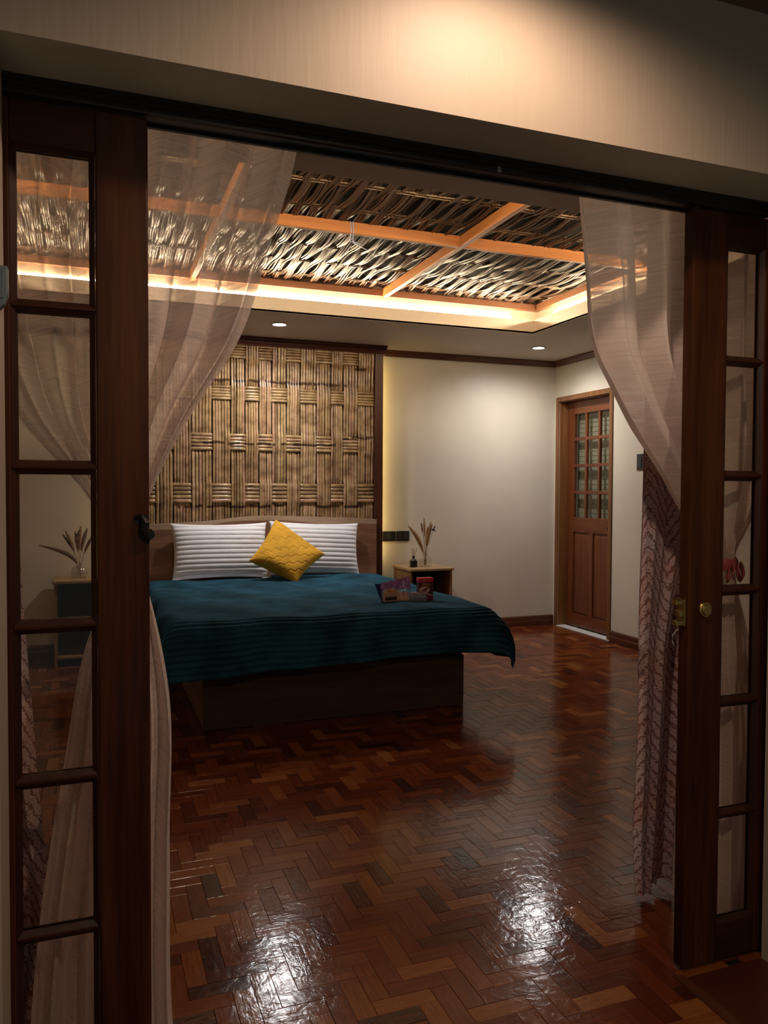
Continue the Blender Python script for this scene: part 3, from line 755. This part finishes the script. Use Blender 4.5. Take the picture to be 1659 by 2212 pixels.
mt = empty('mattress', (1.365, 5.4, .335)); tag(mt, 'mattress in a white sheet showing beneath the teal blanket', 'mattress')
ZT = .606
b = MB(); b.quadbox(-.915, -1.06, 0, .925, 1.08, ZT-.014-.335); b.build('fitted_sheet', 'sheet', mt, bevel=.05)
o = MB()
xs_ = np.linspace(-.95, .965, 60); ysv = np.linspace(.72, 1.085, 14)
P = np.zeros((60, 14, 3))
for i, x in enumerate(xs_):
    for j, y in enumerate(ysv):
        dr_ = max(abs(x)-.90, 0); P[i, j] = (x*(1 if dr_ == 0 else 1), y, ZT-.335-.006 - dr_*1.2 + .002*math.sin(x*19+y*30))
o.grid(P); o.build('top_sheet', 'sheet', mt, smooth=True).modifiers.new('solid', 'SOLIDIFY').thickness = .006

# teal ribbed blanket
RIB = .034
Lb_top = 6.27 - 4.33; drop = .335
na, nb = 130, 560
av = np.linspace(-.93-.36, .93+.36, na); bv = np.linspace(0, Lb_top+drop+.03, nb)
A, Bm = np.meshgrid(av, bv, indexing='ij')
def blanket(A, Bm):
    w, L = np.where(A > 0, .885, .925), Lb_top
    da = np.maximum(np.abs(A)-w, 0); hem = .02*np.sin(A*2.2+.5); db = np.maximum(Bm-L, 0)*(1-.06*np.sin(A*2.2+.6))
    d = (da**4+db**4)**(1/4)
    r = .10
    out = r*(1-np.exp(-d/r)) + .07*d
    dn = np.where(d > 1e-9, d - r*(1-np.exp(-d/r)), 0)
    ca = np.where(d > 1e-9, da/np.maximum(d, 1e-9), 0); cb = np.where(d > 1e-9, db/np.maximum(d, 1e-9), 0)
    ang = np.arctan2(db, da+1e-9)
    corner = np.where((da > 0) & (db > 0), np.sin(2*ang), 0)
    out = out*(1 + .30*corner*np.minimum(d/.2, 1))
    X = 1.365 + np.sign(A)*(np.minimum(np.abs(A), w) + out*ca)
    Y = 6.27 - np.minimum(Bm, L) - out*cb
    Z = ZT + .012 - dn
    # soft waves on the drops and lumps on the top
    k = np.minimum(d/.2, 1)
    Y = Y - cb*k*.020*np.sin(A*7.0+1.2) - cb*k*.010*np.sin(A*17)
    X = X + np.sign(A)*ca*k*(.022*np.sin(Bm*9.0+.4) + .010*np.sin(Bm*21))
    Z = Z + (1-k)*(.006*np.sin(A*5+Bm*3)*np.sin(Bm*4.1+1) + .004*np.sin(A*13-Bm*6))
    # rear right corner folds back a little
    Y = Y + np.where(Bm < .4, (.4-Bm)/.4*(.03*np.sin(A*3.0+.4) - .02*np.maximum(np.abs(A)-.6, 0)), 0)
    Y = Y + np.where(Bm < .5, (.5-Bm)/.5*.10*np.clip((A-.45)/.4, 0, 1), 0)
    return np.stack([X, Y, np.maximum(Z, .012)], -1)
P = blanket(A, Bm)
e = 1e-3
Na = blanket(A+e, Bm)-blanket(A-e, Bm); Nb = blanket(A, Bm+e)-blanket(A, Bm-e)
Nn = np.cross(Nb, Na); Nn /= np.maximum(np.linalg.norm(Nn, axis=-1, keepdims=True), 1e-9)
Nn = np.where(Nn[..., 2:3] < -.3, -Nn, Nn)
ribs = (np.abs(np.sin(PI*(Bm/RIB + .15*np.sin(A*3.1+Bm*2)+.1*np.sin(A*9)))))**.7
P = P + Nn*(ribs[..., None]*.015 - .004)
bl_o = MB().grid(P).build('blanket', 'teal', smooth=True)
tag(bl_o, 'dark teal ribbed plush blanket spread over the bed', 'blanket')
sm = bl_o.modifiers.new('solid', 'SOLIDIFY'); sm.thickness = .008; sm.offset = -1

# pillows
def cushion_mesh(w, h, T, nu, nv, rib=None, zig=False, pinch=.06):
    u = np.linspace(-1, 1, nu); v = np.linspace(-1, 1, nv); U, V = np.meshgrid(u, v, indexing='ij')
    prof = np.clip(1-np.abs(U)**3.2, 0, 1)**.55 * np.clip(1-np.abs(V)**3.2, 0, 1)**.55
    bx_ = U*w/2*(1 - pinch*(1-V**2)*np.abs(U)**4 ) ; bz = V*h/2*(1 - pinch*1.3*(1-U**2)*np.abs(V)**4)
    th = T/2*prof
    rel = np.zeros_like(U)
    if rib: rel = (np.abs(np.sin(PI*(V+1)/2*rib + .12*np.sin(U*3.0))))**.7*.0065*np.clip(prof*3, 0, 1)
    if zig:
        hv, vv = (U+V), (V-U)
        tri = np.abs((hv*2.2) % 1 - .5)*2
        ln = np.abs(((vv*2.0 + tri*.36) % 1) - .5)
        rel = .007*np.minimum(1, ln/.09)*np.clip(prof*3, 0, 1)
        sag = .060*np.clip(1-np.abs(vv)/1.6, 0, 1)
        bx_ = bx_ + sag*.707; bz = bz - sag*.707
    b = MB(); F = np.stack([bx_, -(th+rel), bz], -1); K = np.stack([bx_, th+rel, bz], -1)
    b.grid(F); b.grid(K[::-1])
    return b
def weld(o):
    bm = bmesh.new(); bm.from_mesh(o.data); bmesh.ops.remove_doubles(bm, verts=bm.verts, dist=1e-5); bmesh.ops.recalc_face_normals(bm, faces=bm.faces); bm.to_mesh(o.data); bm.free(); return o
pl = weld(cushion_mesh(.775, .46, .17, 70, 120, rib=12).build('pillow', 'white', smooth=True))
pl.location = (.965, 6.375, .842); pl.rotation_euler = (math.radians(-14), 0, math.radians(1))
tag(pl, 'white ribbed pillow at the left end of the headboard', 'pillow', 'white ribbed pillows')
p2 = pl.copy(); C.objects.link(p2); p2.location = (1.755, 6.385, .840); p2.rotation_euler = (math.radians(-13), math.radians(2.0), math.radians(-1))
p2['label'] = 'white ribbed pillow partly behind the mustard cushion'
cu = weld(cushion_mesh(.46, .46, .15, 90, 90, zig=True, pinch=.10).build('cushion', 'mustard', smooth=True))
cu.rotation_euler = Matrix.Rotation(math.radians(-20), 3, 'X').to_4x4().to_3x3().to_euler()
cu.matrix_world = Matrix.Translation((1.444, 6.13, .845)) @ Matrix.Rotation(math.radians(5), 4, 'Z') @ Matrix.Rotation(math.radians(-40), 4, 'X') @ Matrix.Rotation(math.radians(41.5), 4, 'Y') 
tag(cu, 'mustard yellow cushion set on its corner between the white pillows', 'cushion')

# ------------------------------------------------------------------ nightstands
def nightstand(x0, x1, label):
    y0, y1, h = 6.29, 6.70, .650
    t = empty('nightstand', ((x0+x1)/2, (y0+y1)/2, 0)); tag(t, label, 'nightstand', 'bedside nightstands')
    c = (x0+x1)/2; d = (y0+y1)/2
    def q(nm, a, e, m, bev=.003): return box(nm, (a[0]-c, a[1]-d, a[2]), (e[0]-c, e[1]-d, e[2]), m, t, bev)
    q('top', (x0-.012, y0-.012, h-.022), (x1+.012, y1, h), 'ns_top', .004)
    q('side_panel', (x0, y0, .004), (x0+.020, y1, h-.022), 'ns'); q('side_panel', (x1-.020, y0, .004), (x1, y1, h-.022), 'ns')
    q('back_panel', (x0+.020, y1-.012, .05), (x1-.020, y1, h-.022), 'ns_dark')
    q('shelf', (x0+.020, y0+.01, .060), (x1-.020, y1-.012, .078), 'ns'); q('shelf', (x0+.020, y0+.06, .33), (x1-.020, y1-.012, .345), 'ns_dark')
    return t
nightstand(2.590, 2.990, 'wooden nightstand with a dark open front, right of the bed')
nightstand(-.275, .125, 'wooden nightstand seen through the left sliding door panes')
gbx = box('storage_box', (2.80, 6.50, .3465), (2.87, 6.60, .60), 'green', bevel=.003); tag(gbx, 'dim green box standing inside the open nightstand', 'box')

def vase(x, y, z, label):
    t = empty('glass_vase', (x, y, z)); tag(t, label, 'vase', 'clear glass vases')
    k = 40; prof = [(.001, .001), (.052, .001), (.056, .004), (.056, .052), (.050, .070), (.030, .084), (.022, .094), (.022, .108), (.026, .112)]
    P = np.zeros((len(prof), k, 3))
    for i, (r, zz_) in enumerate(prof):
        for j in range(k):
            a = 2*PI*j/k; rr = r*(1+(.05*math.cos(8*a) if .003 < zz_ < .09 else 0)); P[i, j] = (rr*math.cos(a), rr*math.sin(a), zz_)
    o = MB().grid(P, wrap_v=True).build('vessel', 'glass_v', t, smooth=True)
    sm = o.modifiers.new('solid', 'SOLIDIFY'); sm.thickness = .002
    b = MB()
    for j in range(8):
        a = 2*PI*j/8; b.tube([(.057*math.cos(a), .057*math.sin(a), .003), (.0575*math.cos(a), .0575*math.sin(a), .052), (.030*math.cos(a), .030*math.sin(a), .084)], .0016, 5)
    b.build('glass_ribs', 'white_strip', t)
def bouquet(x, y, z, flip, label):
    t = empty('dried_bouquet', (x, y, z)); tag(t, label, 'dried flowers', 'dried grass bouquets')
    R = random.Random(3 if not flip else 9)
    def stem(tip, bend, head, hw, m):
        p0 = Vector((R.uniform(-.010, .010), R.uniform(-.008, .008), .006)); p3 = Vector(tip)
        p1 = Vector((p0.x*.6, p0.y, .12)); pts = []
        mid_ = Vector((p3.x*.42+bend, p3.y*.5, .12+(p3.z-.12)*.55))
        for s in [q/13 for q in range(14)]:
            pts.append((1-s)**3*p0 + 3*(1-s)**2*s*p1 + 3*(1-s)*s*s*mid_ + s**3*p3)
        b = MB(); b.tube(pts, .0016, 5); st = b.build('dried_stem', 'dried', t, smooth=True)
        n0 = int(13*(1-head)); hp = pts[n0:]; nn = len(hp)
        rad = [max(.0015, hw*math.sin(PI*min(1, (i+.35)/(nn-.3)))**.8) for i in range(nn)]
        b = MB(); b.tube(hp, rad, 8)
        for q in range(60):     # bristly outline
            i = R.randrange(nn-1); p = hp[i].lerp(hp[i+1], R.random()); dd = (hp[i+1]-hp[i]).normalized()
            v = Vector((R.gauss(0, 1), R.gauss(0, 1), R.gauss(0, 1))); v = (v - dd*v.dot(dd)).normalized()
            e_ = p + v*rad[i]*1.25 + dd*rad[i]*1.4
            b.tube([p, e_], [.0014, .0004], 3, cap=False)
        b.build('plume', m, st)
    if not flip:
        spec = [((-.175, -.02, .365), .02, .62, .020, 'dried'), ((-.012, 0, .425), 0, .36, .011, 'dried'), ((-.036, .01, .385), .0, .18, .008, 'dried2'),
                ((.052, -.01, .395), -.01, .4, .013, 'dried'), ((.068, .0, .375), -.01, .45, .014, 'dried2'), ((.030, .01, .35), 0, .4, .012, 'dried2'), ((.012, -.01, .33), .01, .4, .012, 'dried'), ((.045, .0, .30), .0, .4, .013, 'dried')]
    else:
        spec = [((-.285, -.03, .255), .09, .62, .016, 'dried2'), ((-.10, 0, .36), 0, .45, .012, 'dried'), ((-.12, .01, .335), .0, .35, .009, 'dried2'),
                ((.012, -.01, .395), -.01, .4, .013, 'dried'), ((.058, .0, .375), -.01, .45, .014, 'dried2'), ((-.03, .01, .35), 0, .4, .012, 'dried'), ((.10, -.01, .33), .01, .4, .012, 'dried2')]
    for s_ in spec: stem(*s_)
    hx_ = .085 if not flip else -.01
    b = MB()
    for dx, dz in ((0, .335), (.008, .352), (-.012, .325), (.006, .318)):
        P = [[(hx_+dx+r*math.cos(a), r*math.sin(a), dz+zz_) for a in np.linspace(0, 2*PI, 8, endpoint=False)] for r, zz_ in ((.001, -.009), (.007, -.006), (.009, 0), (.006, .007), (.001, .009))]
        b.grid(np.array(P), wrap_v=True)
    b.tube([(.008, 0, .01), (.03, 0, .18), (hx_, 0, .34)], .0012, 5)
    b.build('seed_heads', 'seedhead', t, smooth=True)
vase(2.812, 6.49, .651, 'clear ribbed glass vase on the nightstand right of the bed')
bouquet(2.812, 6.49, .654, False, 'dried grass bouquet on the right nightstand with one plume leaning left')
vase(-.100, 6.49, .651, 'clear glass vase on the nightstand behind the left sliding door')
bouquet(-.100, 6.49, .654, True, 'dried grass bouquet seen through the pane of the left sliding door')
rd = empty('reed_diffuser', (2.678, 6.44, .651)); tag(rd, 'small black reed diffuser bottle beside the glass vase', 'diffuser')
b = MB(); b.prism([(-.031, -.022), (.031, -.022), (.031, .022), (-.031, .022)], 'z', 0, .058); b.build('bottle', 'black', rd, bevel=.006)
MB().lathe([(.030, .0575), (.024, .070), (.013, .078), (.012, .094), (.014, .095), (.014, .100), (.001, .100)], k=16).build('neck', 'black', rd, smooth=True)
for dx, dy in ((-.020, .004), (-.006, -.004), (.010, .005), (.034, 0)):
    MB().tube([(dx*.15, dy*.3, .09), (dx, dy, .172)], .0016, 6).build('reed', 'seedhead', rd)

# ------------------------------------------------------------------ snacks on the blanket
ZS = ZT + .0215
def sheet_bag(name, label, loc, rotz, w, h, T, m_top, split, inner, tilt=-8):
    t = empty(name, loc, (math.radians(tilt), 0, math.radians(rotz))); tag(t, label, 'snack')
    nu, nv = 22, 22; u = np.linspace(-1, 1, nu); v = np.linspace(0, 1, nv); U, V = np.meshgrid(u, v, indexing='ij')
    th = T/2*(np.clip(1-np.abs(U)**4, 0, 1)**.6)*np.clip(np.sin(PI*np.clip(V*.98+.02, 0, 1))**.5, 0, 1)*(1-.45*V)
    cr = .0025*np.sin(U*9+V*7)+.002*np.sin(U*17-V*21)
    for nm, sel, m in (('film', V[0] <= split+.04, 'film'), ('wrapper_top', V[0] >= split, m_top)):
        b = MB()
        for s in (-1, 1):
            P = np.stack([U*w/2*(1-.05*V)+cr*.4, s*(th+.0012)+cr*.5*s, V*h + .012*U*V + cr], -1)[:, sel]
            b.grid(P if s < 0 else P[::-1])
        b.build(nm, m, t, smooth=True)
    inner(t); return t
def in1(t):
    box('snack_label', (-.055, -.0135, .008), (.050, -.0085, .078), 'tan_label', t, .002)
    box('snack_panel', (-.038, -.0150, .058), (.030, -.0136, .088), 'orange_snack', t, .001)
    for k in range(2):
        P = [[(x, -.016+.005*math.cos(a), .026+k*.0+.011*math.sin(a)) for a in np.linspace(0, 2*PI, 12, endpoint=False)] for x in (-.045, .035)]
    b = MB(); b.grid(np.array(P), wrap_v=True); b.f += [tuple(range(12)), tuple(range(12, 24))]; b.mi += [0]*2; b.build('chocolate_bar', 'choc', t)
    b = MB()
    for k in range(7): b.tube([(-.030+k*.009, -.0155, .070+.004*(k % 2)), (-.024+k*.009, -.0155, .074-.003*(k % 3))], .0012, 4)
    b.build('printed_mark', 'choc', t)
def in2(t):
    box('snack_label', (-.036, -.0115, .004), (.036, -.008, .060), 'tan_label', t, .002)
    b = MB()
    for k in range(9): b.tube([(-.03+k*.0075, -.0118, .050+.003*(k % 2)), (-.026+k*.0075, -.0118, .046+.004*(k % 3))], .0012, 4)
    b.build('printed_mark', 'boxred', t)
sheet_bag('snack_pouch', 'clear snack pouch with a purple top holding a chocolate bar', (1.770, 4.625, ZS), 4, .135, .135, .036, 'purple', .62, in1)
sheet_bag('snack_pouch', 'purple topped snack pouch standing between the others', (1.862, 4.650, ZS), -8, .105, .150, .028, 'purple', .50, in2)
b = MB(); b.prism([(-.052, .128), (-.012, .126), (.010, .012), (-.006, .010)], 'y', -.002, .002)
nv_ = b.build('snack_wrapper', 'navy', bevel=.001); nv_.location = (1.722, 4.655, ZS-.008); tag(nv_, 'folded navy blue wrapper leaning behind the clear pouch', 'wrapper')
ty = empty('biscuit_tray', (1.945, 4.590, ZS), (0, 0, math.radians(2))); tag(ty, 'clear plastic tray of grey foil biscuits in front of the red box', 'snack')
MB().quadbox(-.056, -.016, 0, .056, .030, .062).build('tray_film', 'film', ty, bevel=.004)
box('foil_biscuit', (-.050, -.013, .003), (.050, .026, .024), 'silver', ty, .004); box('foil_biscuit', (-.050, -.013, .025), (.050, .026, .043), 'silver_l', ty, .004)
for k in range(5): box('biscuit_piece', (-.046+k*.019, -.011, .044), (-.030+k*.019, .022, .057), 'silver_l', ty, .004)
box('pink_rim', (-.057, -.018, .056), (.057, -.0165, .064), 'pinkband', ty)
rb = empty('snack_box', (2.010, 4.640, ZS-.003), (0, 0, math.radians(-3))); tag(rb, 'upright dark red box with a bright red lid and oval emblem', 'box')
box('carton', (-.050, -.022, 0), (.050, .022, .128), 'boxbrown', rb, .002)
box('lid', (-.0515, -.0235, .125), (.0515, .0235, .152), 'boxred', rb, .003)
b = MB(); b.prism([(-.050, .002), (.050, .002), (.050, .036), (.02, .042), (-.012, .050), (-.050, .036)], 'y', -.0228, -.0222); b.build('wine_print', 'boxwine', rb)
b = MB(); b.prism([(-.012, .048), (.012, .044), (.050, .034), (.050, .040), (.012, .051), (-.006, .055)], 'y', -.0233, -.0229); b.build('swoosh_print', 'pale_ink', rb)
b = MB(); b.prism([(-.010+.036*math.cos(a), .077+.020*math.sin(a)) for a in np.linspace(0, 2*PI, 28, endpoint=False)], 'y', -.0231, -.0222); b.build('oval_emblem', 'pale_ink', rb)
b = MB(); b.prism([(-.034, .070), (-.018, .067), (-.002, .070), (.010, .080), (.016, .090), (.004, .088), (-.014, .080)], 'y', -.0237, -.0230); b.build('bean_print', 'boxbrown', rb)
b = MB(); b.quadbox(-.026, -.0243, .134, .022, -.0234, .141); b.build('lid_print', 'pinkband', rb)
def text(s, size, m, parent, loc, shear=.35):
    cu_ = bpy.data.curves.new('lettering', 'FONT'); cu_.body = s; cu_.size = size; cu_.extrude = .0003; cu_.shear = shear; cu_.align_x = 'CENTER'; cu_.space_character = .92
    tmp = bpy.data.objects.new('tmp_text', cu_); C.objects.link(tmp); bpy.context.view_layer.update()
    me = bpy.data.meshes.new_from_object(tmp.evaluated_get(bpy.context.evaluated_depsgraph_get())); bpy.data.objects.remove(tmp)
    o = bpy.data.objects.new('lettering', me); C.objects.link(o); o.parent = parent; o.location = loc; o.rotation_euler = (PI/2, 0, 0); me.materials.clear(); me.materials.append(MT[m]); return o
text('Chikiuan', .0165, 'gold', rb, (-.002, -.0226, .108))
b = MB(); b.quadbox(-.034, -.0228, .1035, .034, -.0222, .1055); b.build('gold_underline', 'gold', rb)

# ------------------------------------------------------------------ curtains
def curtain(name, label, zs_, left, right, Y0, nfold, amp, m, nu=150, nz=110, seed=1, cat='curtain', uv=False, ripple=0.0, phase=0):
    t = empty(name, (0, 0, 0)); tag(t, label, cat)
    z = np.linspace(zs_[0], zs_[1], nz); u = np.linspace(0, 1, nu)
    L = smooth_pts(left, z); R_ = smooth_pts(right, z); rr = np.random.default_rng(seed)
    ph = rr.uniform(0, 6, 4)
    P = np.zeros((nu, nz, 3)); UV = np.zeros((nu, nz, 2))
    for j in range(nz):
        w = R_[j]-L[j]; a = amp(z[j])
        s = u + ripple*np.sin(2*PI*nfold*u*2 + ph[0])/(2*PI*nfold) 
        fold = np.sin(2*PI*nfold*u + phase + .5*np.sin(2*PI*u*1.7+ph[1])) + .35*np.sin(2*PI*nfold*1.9*u + ph[2] + .3*z[j])
        P[:, j, 0] = L[j] + w*(u + .045/nfold*np.sin(4*PI*nfold*u+ph[3]))
        P[:, j, 1] = Y0 + a*fold; P[:, j, 2] = z[j]
        UV[:, j, 0] = P[:, j, 0] - 1.655 + 10/6.5; UV[:, j, 1] = z[j]
    b = MB().grid(P); b.build('cloth', m, t, smooth=True, uv=UV.reshape(-1, 2) if uv else None)
    return t
rod = empty('curtain_rod', (0, 0, 0)); tag(rod, 'dark curtain rod behind the lintel holding the sheer curtains', 'rod')
MB().tube([(-.75, 1.875, 2.30), (2.5, 1.875, 2.30)], .010, 10).build('pole', 'iron', rod, smooth=True)
for xx_ in (-.55, .83, 2.3): box('bracket', (xx_-.01, 1.80, 2.29), (xx_+.01, 1.876, 2.31), 'iron', rod)
# sheers: hourglass outline, tied at mid height (z decreasing control tables must ascend in z)
sl = curtain('sheer_curtain', 'translucent cream sheer curtain tied back behind the left sliding door',
    (.02, 2.30), [(.02, -.150), (.46, -.108), (.71, -.068), (1.01, -.012), (1.12, .028), (1.22, .045), (1.333, -.014), (1.50, -.152), (1.80, -.28), (2.30, -.34)],
    [(.02, .174), (.11, .169), (.50, .166), (.88, .164), (1.10, .122), (1.22, .088), (1.333, .124), (1.50, .205), (1.698, .326), (1.95, .408), (2.18, .472), (2.30, .482)],
    1.875, 6, lambda z: .008 + .036*min(1, abs(z-1.2)/.45), 'sheer', seed=4)
srr = curtain('sheer_curtain', 'translucent cream sheer curtain gathered behind the right sliding door',
    (.02, 2.30), [(.02, 1.700), (.5, 1.700), (.9, 1.715), (1.08, 1.792), (1.14, 1.792), (1.20, 1.735), (1.278, 1.655), (1.40, 1.572), (1.54, 1.462), (1.65, 1.388), (1.74, 1.332), (1.79, 1.316), (1.95, 1.296), (2.20, 1.266), (2.30, 1.255)],
    [(.02, 1.93), (.5, 1.93), (.9, 1.89), (1.10, 1.842), (1.16, 1.845), (1.279, 1.93), (1.537, 2.06), (1.9, 2.14), (2.30, 2.17)],
    1.875, 6, lambda z: .008 + .030*min(1, abs(z-1.13)/.4), 'sheer_r', seed=11)
def tie(parent, x, z, m, w):
    b = MB(); P = [[(x + (w+rr)*math.cos(a)*1.0, 1.875+(.020+rr*.6)*math.sin(a), z+dz + .006*math.sin(a)) for a in np.linspace(0, 2*PI, 24, endpoint=False)] for rr, dz in ((0, -.016), (.005, -.008), (.005, .008), (0, .016))]
    b.grid(np.array(P), wrap_v=True); o = b.build('tieback', m, parent, smooth=True); return o
tie(sl, .066, 1.22, 'sheer', .028)
o = tie(srr, 1.817, 1.13, 'pink', .034); o['label'] = 'pink ribbon tieback'
b = MB()
for sx in (-1, 1):     # bow loops hanging from the ribbon
    P = []
    for s in np.linspace(0, 1, 12):
        a = PI*2*s
        P.append([(1.812 + sx*(.026*(1-math.cos(a))*.5+.006) , 1.835-.006*yy_, 1.115 + .022*math.sin(a)*sx - .012*(1-math.cos(a)) + .008*yy_) for yy_ in (-1, 0, 1)])
    b.grid(np.array(P))
b.build('ribbon_bow', 'pink', srr, smooth=True).modifiers.new('solid', 'SOLIDIFY').thickness = .002
curtain('printed_curtain', 'dusty pink curtain with maroon feather print behind the right sliding door', (.045, 2.24),
    [(.045, 1.622), (.15, 1.609), (.6, 1.615), (1.0, 1.614), (1.3, 1.620), (1.7, 1.624), (2.24, 1.624)], [(.045, 1.686), (.3, 1.706), (.6, 1.722), (.9, 1.742), (1.0, 1.760), (1.2, 1.79), (1.5, 1.82), (2.24, 1.86)],
    2.035, 2, lambda z: .007, 'print', nu=80, nz=60, seed=5, uv=True)
curtain('printed_curtain', 'shadowed second fold of maroon printed curtain beside the right door edge', (.035, 2.24),
    [(.035, 1.712), (.6, 1.735), (1.2, 1.74), (2.24, 1.76)], [(.035, 1.83), (.6, 1.85), (2.24, 1.93)],
    2.115, 2, lambda z: .014, 'print', nu=60, nz=50, seed=6, uv=True)
curtain('printed_curtain', 'maroon printed curtain glimpsed through the left sliding door panes', (.045, 2.24),
    [(.045, -.20), (.3, -.24), (2.24, -.30)], [(.045, -.156), (.16, -.130), (.33, -.095), (.5, -.118), (.8, -.140), (1.1, -.160), (1.5, -.17), (2.24, -.18)],
    2.035, 2, lambda z: .014, 'print', nu=60, nz=60, seed=7, uv=True)
MB().tube([(-.75, 2.06, 2.28), (2.5, 2.06, 2.28)], .010, 10).build('pole', 'iron', rod, smooth=True)
for xx_ in (-.55, .83, 2.3): box('bracket', (xx_-.008, 1.865, 2.27), (xx_+.008, 2.065, 2.28), 'iron', rod)
tag(MB().tube([(1.560, 1.80, .90), (1.556, 1.806, .915), (1.560, 1.81, .93), (1.575, 1.812, .945), (1.60, 1.812, .955)], .002, 6).build('white_cord', 'wcord', smooth=True), 'thin white cord behind the right sliding door edge', 'cord')
